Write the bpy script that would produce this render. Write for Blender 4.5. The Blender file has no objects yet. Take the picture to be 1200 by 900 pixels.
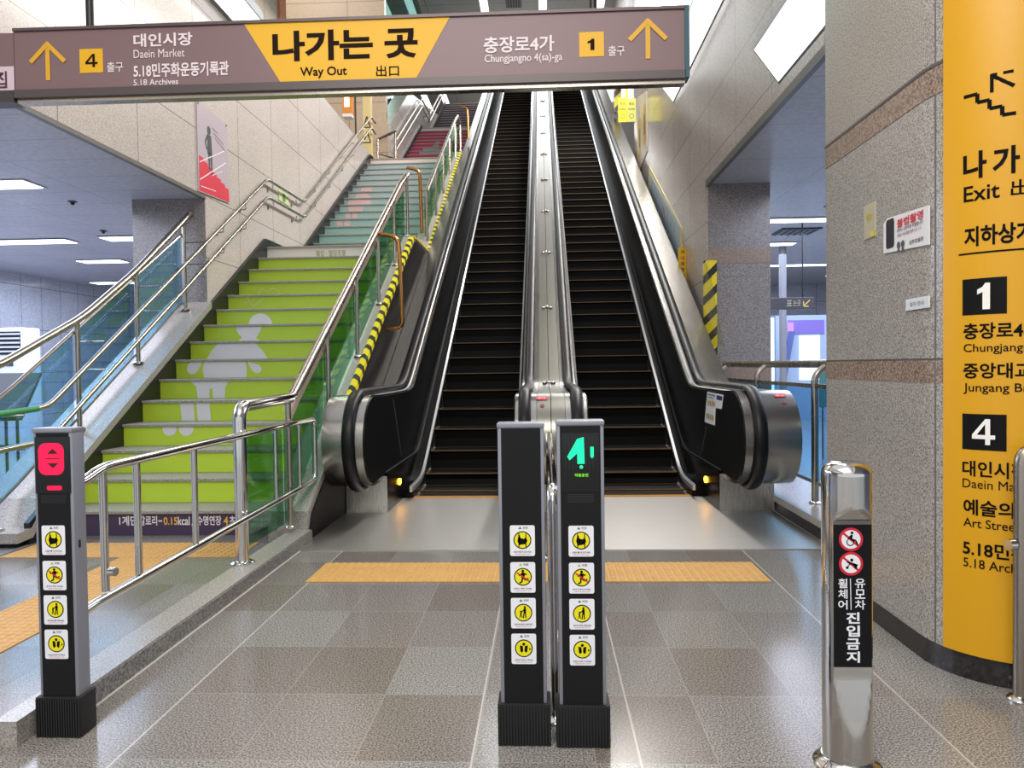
import bpy, bmesh, math, random
from mathutils import Matrix, Vector, Euler
random.seed(7)
S = bpy.context.scene
C = S.collection
PI = math.pi

# ------------------------------------------------------------------ camera, world, exposure
H = 1.3
def make_camera():
    f, yaw, pit, roll = 870.0, 0.0436, 0.0239, -0.0136
    F = Vector((-math.sin(yaw)*math.cos(pit), math.cos(yaw)*math.cos(pit), -math.sin(pit)))
    r = Vector((math.cos(yaw), math.sin(yaw), 0)); u = r.cross(F)
    R = r*math.cos(roll) + u*math.sin(roll); U = u*math.cos(roll) - r*math.sin(roll)
    cd = bpy.data.cameras.new('camera'); co = bpy.data.objects.new('camera', cd); C.objects.link(co)
    cd.sensor_width = 36.0; cd.lens = f/1200*36; cd.clip_end = 200; cd.clip_start = 0.05
    m = Matrix(((R.x, U.x, -F.x, 0), (R.y, U.y, -F.y, 0), (R.z, U.z, -F.z, H), (0, 0, 0, 1)))
    co.matrix_world = m
    S.camera = co
make_camera()
S.view_settings.view_transform = 'Standard'
S.view_settings.look = 'None'
S.view_settings.exposure = 0.65
S.view_settings.gamma = 1.0
S.view_settings.use_curve_mapping = False
W = bpy.data.worlds.new('world'); S.world = W; W.use_nodes = True
W.node_tree.nodes['Background'].inputs[0].default_value = (0.93, 0.96, 1.0, 1)
W.node_tree.nodes['Background'].inputs[1].default_value = 0.6

def area(name, loc, size, power, col=(1, 1, 1), rot=(0, 0, 0)):
    l = bpy.data.lights.new(name, 'AREA'); l.shape = 'RECTANGLE'; l.size, l.size_y = size
    l.energy = power; l.color = col
    o = bpy.data.objects.new(name, l); o.location = loc; o.rotation_euler = rot; C.objects.link(o)
    return o
area('shaft_ceiling_light', (-0.5, 33.0, 15.1), (4.5, 16), 650, (0.95, 0.97, 1.0))
area('mezzanine_fill', (-6.7, 20, 13.5), (2.5, 14), 420, (1, 0.95, 0.9))  # fill light added to lift the dark mezzanine, not an actual fixture
area('left_wall_fill', (1.75, 12.0, 8.9), (0.6, 13), 620, (1, 0.96, 0.93), (0, math.radians(52), 0))  # added light by the right wall, only there to brighten the left wall
area('lobby_fill', (-0.7, -0.6, 5.2), (3.4, 4.5), 240, (1, 0.97, 0.93))  # unseen fill added over the camera
area('left_hall_light', (-7.5, 9.5, 3.2), (5, 12), 560, (0.74, 0.80, 1.0))
area('right_hall_light', (5.5, 12.5, 3.45), (5, 13), 480, (0.74, 0.80, 1.0))

# ------------------------------------------------------------------ materials
def lin(h):
    h = h.lstrip('#'); v = [int(h[i:i+2], 16)/255 for i in (0, 2, 4)]
    return tuple((c/12.92 if c <= 0.04045 else ((c+0.055)/1.055)**2.4) for c in v) + (1,)
def nodes(name):
    m = bpy.data.materials.new(name); m.use_nodes = True
    nt = m.node_tree; b = nt.nodes['Principled BSDF']
    return m, nt, b
def N(nt, typ, **k):
    n = nt.nodes.new(typ)
    for a, v in k.items(): setattr(n, a, v)
    return n
def math_n(nt, op, a, b=None, c=None):
    n = N(nt, 'ShaderNodeMath', operation=op)
    for i, v in enumerate((a, b, c)):
        if v is None: continue
        if isinstance(v, (int, float)): n.inputs[i].default_value = v
        else: nt.links.new(v, n.inputs[i])
    return n.outputs[0]
def mixc(nt, fac, a, b, blend='MIX'):
    n = N(nt, 'ShaderNodeMix', data_type='RGBA', blend_type=blend)
    for i, v in ((0, fac), (6, a), (7, b)):
        if isinstance(v, (int, float, tuple)): n.inputs[i].default_value = v
        else: nt.links.new(v, n.inputs[i])
    return n.outputs[2]
_pl = {}
def plain(hexc, rough=0.5, metal=0.0, spec=0.5, wear=0.0):
    k = (hexc, rough, metal, spec, wear)
    if k in _pl: return _pl[k]
    m, nt, b = nodes('paint_'+hexc.strip('#'))
    b.inputs['Base Color'].default_value = lin(hexc)
    b.inputs['Roughness'].default_value = rough; b.inputs['Metallic'].default_value = metal
    b.inputs['Specular IOR Level'].default_value = spec
    if wear:
        tc = N(nt, 'ShaderNodeTexCoord'); n = N(nt, 'ShaderNodeTexNoise'); n.inputs['Scale'].default_value = 9
        n.inputs['Detail'].default_value = 5
        nt.links.new(tc.outputs['Object'], n.inputs['Vector'])
        c = mixc(nt, math_n(nt, 'MULTIPLY', n.outputs['Fac'], wear), lin(hexc), (0, 0, 0, 1))
        nt.links.new(c, b.inputs['Base Color'])
    _pl[k] = m
    return m
def emit(name, hexc, s):
    m, nt, b = nodes(name)
    b.inputs['Base Color'].default_value = lin(hexc)
    b.inputs['Emission Color'].default_value = lin(hexc); b.inputs['Emission Strength'].default_value = s
    return m
def steel(name, hexc='#b9b7b2', rough=0.22, brush=None, amt=0.12):
    m, nt, b = nodes(name)
    b.inputs['Metallic'].default_value = 1; b.inputs['Base Color'].default_value = lin(hexc)
    b.inputs['Roughness'].default_value = rough
    tc = N(nt, 'ShaderNodeTexCoord'); mp = N(nt, 'ShaderNodeMapping')
    mp.inputs['Scale'].default_value = brush or (3, 3, 3)
    n = N(nt, 'ShaderNodeTexNoise'); n.inputs['Scale'].default_value = 4; n.inputs['Detail'].default_value = 4
    nt.links.new(tc.outputs['Object'], mp.inputs['Vector']); nt.links.new(mp.outputs[0], n.inputs['Vector'])
    r = math_n(nt, 'MULTIPLY_ADD', n.outputs['Fac'], amt, rough-amt/2)
    nt.links.new(r, b.inputs['Roughness'])
    return m
def granite(name, base, dark, light, rough=0.3, scale=1.0, tile=None, joint='#6d6862', jw=0.006, blocks=None, spec=0.5, lines=()):
    """speckled stone; tile = (axis a, size, offset, axis b, size, offset) draws joints; blocks = a second slab colour picked per tile"""
    m, nt, b = nodes(name)
    tc = N(nt, 'ShaderNodeTexCoord')
    n1 = N(nt, 'ShaderNodeTexNoise'); n1.inputs['Scale'].default_value = 95*scale; n1.inputs['Detail'].default_value = 3
    n2 = N(nt, 'ShaderNodeTexNoise'); n2.inputs['Scale'].default_value = 1.1; n2.inputs['Detail'].default_value = 3
    for n in (n1, n2): nt.links.new(tc.outputs['Object'], n.inputs['Vector'])
    cr = N(nt, 'ShaderNodeValToRGB'); e = cr.color_ramp.elements
    e[0].position = 0.36; e[0].color = lin(dark); e[1].position = 0.66; e[1].color = lin(light)
    md = cr.color_ramp.elements.new(0.5); md.color = lin(base)
    nt.links.new(n1.outputs['Fac'], cr.inputs[0])
    col = cr.outputs[0]
    if tile:
        sep = N(nt, 'ShaderNodeSeparateXYZ'); nt.links.new(tc.outputs['Object'], sep.inputs[0])
        ax, sa, oa, bx, sb, ob = tile
        ua = math_n(nt, 'DIVIDE', math_n(nt, 'SUBTRACT', sep.outputs[ax], oa), sa)
        ub = math_n(nt, 'DIVIDE', math_n(nt, 'SUBTRACT', sep.outputs[bx], ob), sb)
        if blocks:
            cmb = N(nt, 'ShaderNodeCombineXYZ')
            nt.links.new(math_n(nt, 'FLOOR', ua), cmb.inputs[0]); nt.links.new(math_n(nt, 'FLOOR', ub), cmb.inputs[1])
            wn = N(nt, 'ShaderNodeTexWhiteNoise', noise_dimensions='2D'); nt.links.new(cmb.outputs[0], wn.inputs[0])
            f = math_n(nt, 'MULTIPLY', wn.outputs[0], 0.85)
            col = mixc(nt, f, col, mixc(nt, 1.0, col, lin(blocks), 'MULTIPLY'))
        ja = math_n(nt, 'LESS_THAN', math_n(nt, 'FRACT', ua), jw/sa)
        jb = math_n(nt, 'LESS_THAN', math_n(nt, 'FRACT', ub), jw/sb)
        col = mixc(nt, math_n(nt, 'MAXIMUM', ja, jb), col, lin(joint))
    for lx in lines:
        d = math_n(nt, 'ABSOLUTE', math_n(nt, 'SUBTRACT', sep.outputs[0], lx))
        col = mixc(nt, math_n(nt, 'LESS_THAN', d, 0.0035), col, lin('#b5b0a8'))
    col = mixc(nt, math_n(nt, 'MULTIPLY', n2.outputs['Fac'], 0.22), col, (0.12, 0.1, 0.085, 1))
    nt.links.new(col, b.inputs['Base Color'])
    r = math_n(nt, 'MULTIPLY_ADD', n2.outputs['Fac'], 0.16, rough-0.08)
    nt.links.new(r, b.inputs['Roughness'])
    b.inputs['Specular IOR Level'].default_value = spec
    return m
def glass(name, tint, alpha, rough=0.02):
    m, nt, b = nodes(name)
    nt.nodes.remove(b); out = nt.nodes['Material Output']
    t = N(nt, 'ShaderNodeBsdfTransparent'); t.inputs[0].default_value = lin(tint)
    g = N(nt, 'ShaderNodeBsdfGlossy'); g.inputs['Roughness'].default_value = rough
    g.inputs[0].default_value = (0.9, 0.95, 0.95, 1)
    fr = N(nt, 'ShaderNodeFresnel'); fr.inputs[0].default_value = 1.45
    mx = N(nt, 'ShaderNodeMixShader')
    nt.links.new(math_n(nt, 'MULTIPLY_ADD', fr.outputs[0], 0.28, alpha), mx.inputs[0])
    nt.links.new(t.outputs[0], mx.inputs[1]); nt.links.new(g.outputs[0], mx.inputs[2])
    nt.links.new(mx.outputs[0], out.inputs[0])
    return m
def stripes(name, ca, cb, axis, period, slant, axis2, duty=0.5, chevron=None):
    m, nt, b = nodes(name)
    tc = N(nt, 'ShaderNodeTexCoord'); sep = N(nt, 'ShaderNodeSeparateXYZ'); nt.links.new(tc.outputs['Object'], sep.inputs[0])
    second = sep.outputs[axis2]
    if chevron is not None: second = math_n(nt, 'ABSOLUTE', math_n(nt, 'SUBTRACT', second, chevron))
    v = math_n(nt, 'FRACT', math_n(nt, 'DIVIDE', math_n(nt, 'MULTIPLY_ADD', second, slant, sep.outputs[axis]), period))
    nt.links.new(mixc(nt, math_n(nt, 'LESS_THAN', v, duty), lin(ca), lin(cb)), b.inputs['Base Color'])
    b.inputs['Roughness'].default_value = 0.4
    return m

M = {}
M['floor'] = granite('floor_granite', '#86847f', '#4a4847', '#b4b1ac', 0.17, 1.6, (0, 0.40, -1.45, 1, 0.50, 2.9), '#928d86', 0.004, '#d2c5bc', spec=0.5, lines=(-1.452, -0.255, 0.30, 1.36))
M['hall_floor'] = granite('hall_floor_granite', '#9c9da1', '#7c7e83', '#b1b3b6', 0.22, 0.6, (0, 0.9, 0, 1, 0.9, 0), '#6c6e72', 0.006)
M['wall_l'] = granite('wall_granite', '#cdc3bb', '#afa59c', '#ddd5ce', 0.2, 1.0, (1, 1.21, 8.372, 2, 0.725, 3.345), '#7d756c', 0.010)
M['wall_r'] = granite('wall_granite_right', '#bdb3a9', '#9d948a', '#d0c8bf', 0.18, 1.0, (1, 1.27, 9.442, 2, 0.725, 3.105), '#7d756c', 0.010)
M['pier'] = granite('pier_granite', '#89837f', '#686260', '#a7a19e', 0.25, 1.1, (0, 5.0, -20.3, 2, 1.45, 0.95), '#6f6a68', 0.008)
M['column'] = granite('column_granite', '#a8a39b', '#77726c', '#c5c0b8', 0.2, 1.45)
M['band'] = granite('pink_granite', '#94806f', '#67574c', '#b5a091', 0.25, 1.1)
M['coping'] = granite('coping_granite', '#a39e96', '#7f7a74', '#bbb6af', 0.24, 1.3)
M['curb_side'] = granite('curb_granite_dark', '#7f7c78', '#4a4846', '#9d9a95', 0.3, 1.0)
M['tread'] = granite('tread_granite', '#9a968c', '#77746c', '#b3afa5', 0.4, 1.2)
M['black_stone'] = granite('black_stone', '#171719', '#0d0d0e', '#2a2a2c', 0.16, 0.5)
M['skirt_stone'] = plain('#1a1a1b', 0.35)
M['chrome'] = steel('chrome', '#d2d0cc', 0.09, amt=0.06)
M['rail'] = steel('rail_steel', '#aca498', 0.27, (1, 1, 1), 0.1)
M['brushed'] = steel('brushed_steel', '#bdbab4', 0.27, (60, 1, 1), 0.14)
M['deck'] = steel('deck_steel', '#a09d97', 0.24, (30, 0.6, 0.6), 0.12)
M['divider'] = steel('divider_steel', '#8b897f', 0.3, (30, 0.6, 0.6), 0.12)
M['clad'] = plain('#1c1917', 0.5, 0.0, 0.12)
M['plate'] = steel('floor_plate_steel', '#c9c6c0', 0.42, (1, 40, 1), 0.12)
M['trim'] = plain('#b9bbbd', 0.25, 0.45)
M['rubber'] = plain('#0b0b0c', 0.4, 0, 0.3)
M['panel'] = plain('#131415', 0.32, 0, 0.16)
M['skirt'] = plain('#070707', 0.22, 0, 0.12)
M['step'] = plain('#090807', 0.5, 0.0, 0.12)
M['yellow_line'] = plain('#6b512d', 0.5)
M['comb'] = plain('#c58a1d', 0.45)
M['white_lamp'] = emit('white_lamp', '#fdfdff', 1.2)
M['cool_lamp'] = emit('cool_lamp', '#eef4ff', 2.6)
M['amber'] = emit('amber_lamp', '#ffb020', 14)
M['led_green'] = emit('led_green', '#06d68a', 0.85)
M['led_text'] = emit('led_text_green', '#6ad010', 0.5)
M['led_red'] = emit('led_red', '#ff0636', 1.0)
M['ceil'] = plain('#8e8f96', 0.45)
M['black'] = plain('#121213', 0.4)
M['satin_black'] = plain('#161618', 0.45, 0, 0.25, wear=0.2)
M['alu'] = plain('#8f919a', 0.4, 0.35)
M['white'] = plain('#eeeeec', 0.5)
M['yellow'] = plain('#e6b30c', 0.45)
M['sign_yellow'] = plain('#e8b010', 0.5)
M['lemon'] = plain('#f0e000', 0.4)
M['red'] = plain('#cf1f35', 0.45)
M['ink'] = plain('#100e0c', 0.7, 0, 0.1)
M['glass_blue'] = glass('blue_tinted_glass', '#c9e4f2', 0.02)
M['glass_green'] = glass('green_tinted_glass', '#aed4bd', 0.03)
M['glass_clear'] = glass('clear_glass', '#dbe9e6', 0.03)
M['tactile'] = plain('#cc9c52', 0.5, wear=0.25)
M['copper'] = steel('brass_tube', '#b07a45', 0.25)

# ------------------------------------------------------------------ mesh tools
class MB:
    def __init__(s): s.v = []; s.f = []
    def add(s, vs, fs):
        o = len(s.v); s.v += [tuple(p) for p in vs]; s.f += [tuple(i+o for i in f) for f in fs]; return s
    def box(s, x0, x1, y0, y1, z0, z1):
        vs = [(x, y, z) for z in (z0, z1) for y in (y0, y1) for x in (x0, x1)]
        return s.add(vs, [(0, 2, 3, 1), (4, 5, 7, 6), (0, 1, 5, 4), (2, 6, 7, 3), (0, 4, 6, 2), (1, 3, 7, 5)])
    def prism(s, poly, a, b, axis):
        def P(p, t):
            return (t, p[0], p[1]) if axis == 'x' else (p[0], t, p[1]) if axis == 'y' else (p[0], p[1], t)
        n = len(poly); vs = [P(p, a) for p in poly] + [P(p, b) for p in poly]
        fs = [tuple(range(n-1, -1, -1)), tuple(range(n, 2*n))] + [(i, (i+1) % n, n+(i+1) % n, n+i) for i in range(n)]
        return s.add(vs, fs)
    def tube(s, path, r, n=12, closed=False, caps=True, sx=1.0, sy=1.0):
        P = [Vector(p) for p in path]; m = len(P); rings = []; up = None
        for i, p in enumerate(P):
            a = P[i-1] if (i > 0 or closed) else p; b = P[(i+1) % m] if (i < m-1 or closed) else p
            t = (b-a).normalized()
            if up is None:
                up = Vector((0, 0, 1)) if abs(t.z) < 0.9 else Vector((1, 0, 0))
            side = t.cross(up)
            if side.length < 1e-5: side = t.cross(Vector((1, 0, 0)))
            side.normalize(); up2 = side.cross(t).normalized(); up = up2
            rr = r[i] if isinstance(r, (list, tuple)) else r
            rings.append([p + side*(math.cos(2*PI*k/n)*rr*sx) + up2*(math.sin(2*PI*k/n)*rr*sy) for k in range(n)])
        vs = [q for ring in rings for q in ring]; fs = []
        for i in range(m if closed else m-1):
            j = (i+1) % m
            for k in range(n): fs.append((i*n+k, i*n+(k+1) % n, j*n+(k+1) % n, j*n+k))
        if caps and not closed:
            fs.append(tuple(range(n-1, -1, -1))); fs.append(tuple((m-1)*n+k for k in range(n)))
        return s.add(vs, fs)
    def lathe(s, prof, c, n=28):
        vs = []; fs = []; m = len(prof)
        for r, z in prof:
            for k in range(n): vs.append((c[0]+r*math.cos(2*PI*k/n), c[1]+r*math.sin(2*PI*k/n), c[2]+z))
        for i in range(m-1):
            for k in range(n): fs.append((i*n+k, i*n+(k+1) % n, (i+1)*n+(k+1) % n, (i+1)*n+k))
        fs.append(tuple(range(n-1, -1, -1))); fs.append(tuple((m-1)*n+k for k in range(n)))
        return s.add(vs, fs)
    def sweep(s, ys, sec):
        """solid swept along y: sec(y) gives a closed list of (x, z)"""
        rings = [[(x, y, z) for x, z in sec(y)] for y in ys]; n = len(rings[0]); vs = [p for r in rings for p in r]; fs = []
        for i in range(len(ys)-1):
            for k in range(n): fs.append((i*n+k, i*n+(k+1) % n, (i+1)*n+(k+1) % n, (i+1)*n+k))
        fs.append(tuple(range(n-1, -1, -1))); fs.append(tuple((len(ys)-1)*n+k for k in range(n)))
        return s.add(vs, fs)
    def build(s, name, mat, parent=None, smooth=35, bevel=0, world=True, fix=True):
        me = bpy.data.meshes.new(name); me.from_pydata(s.v, [], s.f); me.update()
        bm = bmesh.new(); bm.from_mesh(me)
        if fix: bmesh.ops.recalc_face_normals(bm, faces=bm.faces)
        if bevel:
            bmesh.ops.bevel(bm, geom=list(bm.edges), offset=bevel, segments=2, affect='EDGES', profile=0.6, clamp_overlap=True)
        bm.to_mesh(me); bm.free()
        if smooth:
            me.shade_smooth(); me.set_sharp_from_angle(angle=math.radians(smooth))
        o = bpy.data.objects.new(name, me); C.objects.link(o); me.materials.append(mat)
        if parent is not None:
            o.parent = parent
            if world and parent.type == 'EMPTY':
                o.matrix_parent_inverse = root_matrix(parent).inverted()
        return o
def root_matrix(e):
    return Matrix.Translation(e.location) @ e.rotation_euler.to_matrix().to_4x4()
def fillet(pts, r, seg=6):
    P = [Vector(p) for p in pts]; out = [P[0]]
    for i in range(1, len(P)-1):
        a, p, b = P[i-1], P[i], P[i+1]; u = (a-p); w = (b-p)
        d = min(r, u.length*0.48, w.length*0.48); A = p+u.normalized()*d; B = p+w.normalized()*d
        for k in range(seg+1):
            t = k/seg; out.append(A*(1-t)**2 + p*(2*t*(1-t)) + B*t*t)
    out.append(P[-1]); return out
def thing(name, label, cat, loc=(0, 0, 0), rotz=0.0, group=None):
    o = bpy.data.objects.new(name, None); C.objects.link(o); o.location = loc; o.rotation_euler = (0, 0, rotz)
    o.empty_display_size = 0.1
    o['label'] = label; o['category'] = cat
    if group: o['group'] = group
    return o
def tag(o, label, cat, group=None):
    o['label'] = label; o['category'] = cat
    if group: o['group'] = group
    return o
def struct(o): o['kind'] = 'structure'; return o
def dup(root, loc, label, rotz=None):
    r = root.copy(); C.objects.link(r); r.location = loc; r['label'] = label
    if rotz is not None: r.rotation_euler = (0, 0, rotz)
    for ch in list(root.children):
        c = ch.copy(); C.objects.link(c); c.parent = r
        for g in ch.children:
            d = g.copy(); C.objects.link(d); d.parent = c
    return r
_txt = {}
def glyphs(s, bold):
    k = (s, bold)
    if k not in _txt:
        cu = bpy.data.curves.new('t', 'FONT'); cu.body = s; cu.offset = bold; cu.resolution_u = 3
        o = bpy.data.objects.new('t', cu); C.objects.link(o)
        dg = bpy.context.evaluated_depsgraph_get(); dg.update()
        me = bpy.data.meshes.new_from_object(o.evaluated_get(dg))
        bpy.data.objects.remove(o); 
        vs = [v.co.copy() for v in me.vertices]; fs = [tuple(p.vertices) for p in me.polygons]
        x0 = min(v.x for v in vs); x1 = max(v.x for v in vs); y0 = min(v.y for v in vs); y1 = max(v.y for v in vs)
        _txt[k] = ([((v.x-x0)/(x1-x0), (v.y-y0)/(y1-y0)) for v in vs], fs)
        bpy.data.meshes.remove(me)
    return _txt[k]
def one(box, fn, mat, parent):
    u, v, w, h = box; P = [(0.42, 0), (1, 0), (1, 1), (0.62, 1), (0.42, 0.86), (0, 0.76), (0, 0.58), (0.42, 0.66)]
    return flat([[(u+a*w, v+b*h) for a, b in P]], fn, 'lettering', mat, parent)
def four(box, fn, mat, parent):
    u, v, w, h = box
    P = [[(0.58, 0), (0.79, 0), (0.79, 1), (0.58, 1)], [(0, 0.22), (0.58, 0.22), (0.58, 0.38), (0, 0.38)], [(0.79, 0.22), (1, 0.22), (1, 0.38), (0.79, 0.38)], [(0, 0.38), (0.21, 0.38), (0.58, 0.80), (0.58, 1)]]
    return flat([[(u+a*w, v+b*h) for a, b in p] for p in P], fn, 'lettering', mat, parent)
def text(s, box, fn, mat, parent, bold=0.012, name='lettering', mb=None, world=True):
    """lettering s fitted into box (u, v, width, height) of the surface fn(u, v) -> point"""
    g, fs = glyphs(s, bold); u, v, w, h = box
    m = mb or MB(); m.add([fn(u+a*w, v+b*h) for a, b in g], fs)
    if mb is None: return m.build(name, mat, parent, smooth=0, world=world, fix=False)
def front(y): return lambda u, v: (u, y, v)                     # surface facing -y
def disc(c, r, n=24, sx=1.0): return [(c[0]+math.cos(2*PI*k/n)*r*sx, c[1]+math.sin(2*PI*k/n)*r) for k in range(n)]
def flat(polys, fn, name, mat, parent, world=True):
    m = MB()
    for p in polys: m.add([fn(*q) for q in p], [tuple(range(len(p)))])
    return m.build(name, mat, parent, smooth=0, world=world, fix=False)
def ring(c, r0, r1, n=28):
    return [[(c[0]+math.cos(a)*q, c[1]+math.sin(a)*q) for a, q in ((2*PI*k/n, r0), (2*PI*k/n, r1), (2*PI*(k+1)/n, r1), (2*PI*(k+1)/n, r0))] for k in range(n)]
def bar(a, b, w):
    a, b = Vector(a), Vector(b); d = (b-a).normalized(); p = Vector((-d.y, d.x))*w/2
    return [tuple(a+p), tuple(b+p), tuple(b-p), tuple(a-p)]
def rrect(x0, x1, y0, y1, r, n=5):
    out = []
    for cx, cy, a0 in ((x1-r, y1-r, 0), (x0+r, y1-r, 90), (x0+r, y0+r, 180), (x1-r, y0+r, 270)):
        for k in range(n+1):
            a = math.radians(a0+90*k/n); out.append((cx+r*math.cos(a), cy+r*math.sin(a)))
    return out

# ------------------------------------------------------------------ stair and escalator profiles
RISE, RUN = 0.2025, 0.3365
FL = [(5.675, 0.0), (12.19, 15*RISE), (19.56, 30*RISE), (26.0, 45*RISE)]      # first riser y, floor z of the four flights
SX0, SX1 = -3.90, -2.1
def stair_line(y):
    """height of the nosing line"""
    z = 0.0
    for y0, z0 in FL:
        if y < y0-RUN: return z
        z = min(z0+RISE+(y-y0)*RISE/RUN, z0+15*RISE)
        if y <= y0+14*RUN: return max(z, z0)
    return z
SL = 0.2157/0.371
def sp(x): return x if x > 40 else math.log1p(math.exp(x))
TOPZ = 12.15
def nose(y):
    s = 0.12; z = SL*s*sp((y-7.778)/s)
    return z if z < TOPZ-0.5 else TOPZ - SL*s*sp((28.673-y)/s) if y > 26 else z
def smax(a, b, s=0.05): return s*sp((a-b)/s)+b
def hr(y): return min(smax(1.10, nose(y)+0.93, 0.05), TOPZ+0.98)
YS = [6.6+0.12*i for i in range(24)] + [9.6+0.8*i for i in range(22)] + [27.3+0.25*i for i in range(13)]

# ------------------------------------------------------------------ setting
def build_setting():
    # floors
    m = MB(); m.prism([(-3.9, -6), (2.1, -6), (2.1, 5.2), (1.98, 5.2), (1.98, 7.6), (-1.8, 7.6), (-1.8, 5.75), (-3.9, 5.75)], -0.2, 0, 'z')
    struct(m.build('floor', M['floor'], smooth=0))
    m = MB(); m.box(-16, -3.9, -6, 30, -0.2, 0)
    struct(m.build('floor_left', M['hall_floor'], smooth=0))
    m = MB(); m.box(2.1, 16, -6, 30, -0.2, 0)
    struct(m.build('floor_right', M['hall_floor'], smooth=0))
    # left wall with the big opening below its first half
    m = MB(); m.prism([(-4, 3.33), (8.6, 3.33), (8.6, 0), (17.45, 0), (17.45, 6.25), (-4, 6.25)], -4.35, -3.95, 'x')
    struct(m.build('wall_left', M['wall_l'], smooth=0))
    m = MB(); m.prism([(-4, 3.6), (9.65, 3.6), (9.65, 0), (17.0, 0), (17.0, 9.2), (-4, 9.2)], 2.1, 2.5, 'x')
    struct(m.build('wall_right', M['wall_r'], smooth=0))
    m = MB(); m.box(2.09, 2.139, 3.2, 9.66, 3.56, 3.64)
    struct(m.build('trim_1', plain('#5c5a58', 0.4), smooth=0))
    m = MB(); m.box(-3.989, -3.94, 3.0, 8.6, 3.31, 3.345)
    struct(m.build('trim_2', plain('#6a6762', 0.4), smooth=0))
    # piers beside the openings
    m = MB(); m.box(-4.83, -4.351, 8.6, 9.5, 0, 3.33); m.box(-4.351, -3.955, 8.59, 8.6, 0, 3.33)
    struct(m.build('wall_pier_left', M['pier'], smooth=0))
    m = MB(); m.box(2.12, 2.90, 9.64, 10.6, 0, 3.6)
    struct(m.build('wall_pier_right', M['pier'], smooth=0))
    for i, (z0, z1) in enumerate(((2.58, 2.76), (0.93, 1.27))):
        m = MB(); m.box(2.115, 2.905, 9.635, 10.605, z0, z1)
        struct(m.build('trim_%d' % (3+i), M['band'], smooth=0))
    # ceilings
    m = MB(); m.box(-16, -3.99, -4, 8.59, 3.322, 3.329); m.box(-16, -4.35, -4, 30, 3.33, 3.5)
    tile_c = granite('ceiling_panel_left', '#b4b5bf', '#acadb7', '#bcbdc7', 0.4, 0.2, (0, 1.2, -5.1, 1, 0.62, 0.1), '#85868e', 0.012)
    struct(m.build('ceiling_left', tile_c, smooth=0))
    m = MB(); m.box(2.14, 16, -4, 9.63, 3.59, 3.599); m.box(2.5, 16, -4, 30, 3.6, 3.8)
    tile_d = granite('ceiling_panel_right', '#b4b5bb', '#acadb3', '#bcbdc3', 0.4, 0.2, (0, 1.2, 3.3, 1, 1.2, 0.1), '#85868e', 0.012)
    struct(m.build('ceiling_right', tile_d, smooth=0))
    m = MB(); m.box(-12, 10, 13, 48, 15.3, 15.6)
    tile_e = granite('ceiling_panel_top', '#9a9c9e', '#929496', '#a2a4a6', 0.35, 0.2, (0, 2.2, 0, 1, 2.4, 0.1), '#4d4f52', 0.02)
    struct(m.build('ceiling', tile_e, smooth=0))
    # concourse side walls
    wt = granite('hall_wall_tile', '#b9bfcc', '#adb3c1', '#c5cbd6', 0.18, 0.3, (1, 0.62, 0, 2, 0.9, 0.4), '#666c78', 0.012)
    wt2 = granite('hall_wall_tile_back', '#b9bfcc', '#adb3c1', '#c5cbd6', 0.18, 0.3, (0, 0.9, 0, 2, 0.9, 0.4), '#666c78', 0.012)
    m = MB(); m.box(-11.0, -10.75, -4, 24, 0, 3.33); struct(m.build('wall_hall_left', wt, smooth=0))
    m = MB(); m.box(-10.75, -4.0, 21, 21.3, 0, 3.33); struct(m.build('wall_hall_left_back', wt2, smooth=0))
    m = MB(); m.box(2.5, 14, 22.5, 22.8, 0, 3.6); struct(m.build('wall_hall_right_back', wt2, smooth=0))
    m = MB(); m.box(13.7, 14, -4, 22.5, 0, 3.6); struct(m.build('wall_hall_right', wt, smooth=0))
    # upper shaft: beige pier at the second landing, walls beside the upper flights, far wall
    beige = granite('beige_stone', '#bda78b', '#a5907a', '#cdb99f', 0.3, 0.6, (0, 3, -20, 2, 1.3, 8.2), '#8d7a66', 0.02)
    m = MB(); m.box(-6.6, -4.35, 19.3, 20.2, 6.07, 15.3); m.box(-4.35, -4.02, 19.3, 19.5, 6.07, 15.3)
    struct(m.build('wall_landing_pier', beige, smooth=0))
    m = MB(); m.prism([(19.5, 5.0), (48, 5.0), (48, 15.3), (22.4, 9.6), (19.5, 7.7)], -4.35, -3.95, 'x')
    struct(m.build('wall_upper_left', M['wall_l'], smooth=0))
    m = MB(); m.box(2.9, 3.2, 17.0, 48, 4, 15.3); struct(m.build('wall_upper_right', M['wall_r'], smooth=0))
    m = MB(); m.box(-12, 10, 44, 44.4, 10, 15.3); struct(m.build('wall_far', plain('#7e8488', 0.4), smooth=0))
    m = MB(); m.box(-9.4, -9.0, 8, 48, 6.25, 15.3)
    struct(m.build('wall_mezzanine', granite('mezzanine_stone', '#c3b3a0', '#ab9c8a', '#d3c5b4', 0.3, 0.5, (1, 2.2, 0, 2, 1.5, 6.25), '#8c7f70', 0.03), smooth=0))
    m = MB(); m.box(-9.0, -4.35, 9.7, 48, 6.0, 6.25); struct(m.build('floor_mezzanine', M['hall_floor'], smooth=0))
    # landings and the top floor
    for i, (ya, yb, z) in enumerate(((FL[0][0]+14*RUN, FL[1][0], 15*RISE), (FL[1][0]+14*RUN, FL[2][0], 30*RISE), (FL[2][0]+14*RUN, FL[3][0], 45*RISE), (FL[3][0]+14*RUN, 44, 60*RISE))):
        m = MB(); m.box(SX0-0.05, -2.1 if i < 3 else 2.9, ya+0.33, yb, z-0.2, z-0.001)
        struct(m.build('floor_landing_%d' % (i+1), M['tread'], smooth=0))
build_setting()

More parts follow.
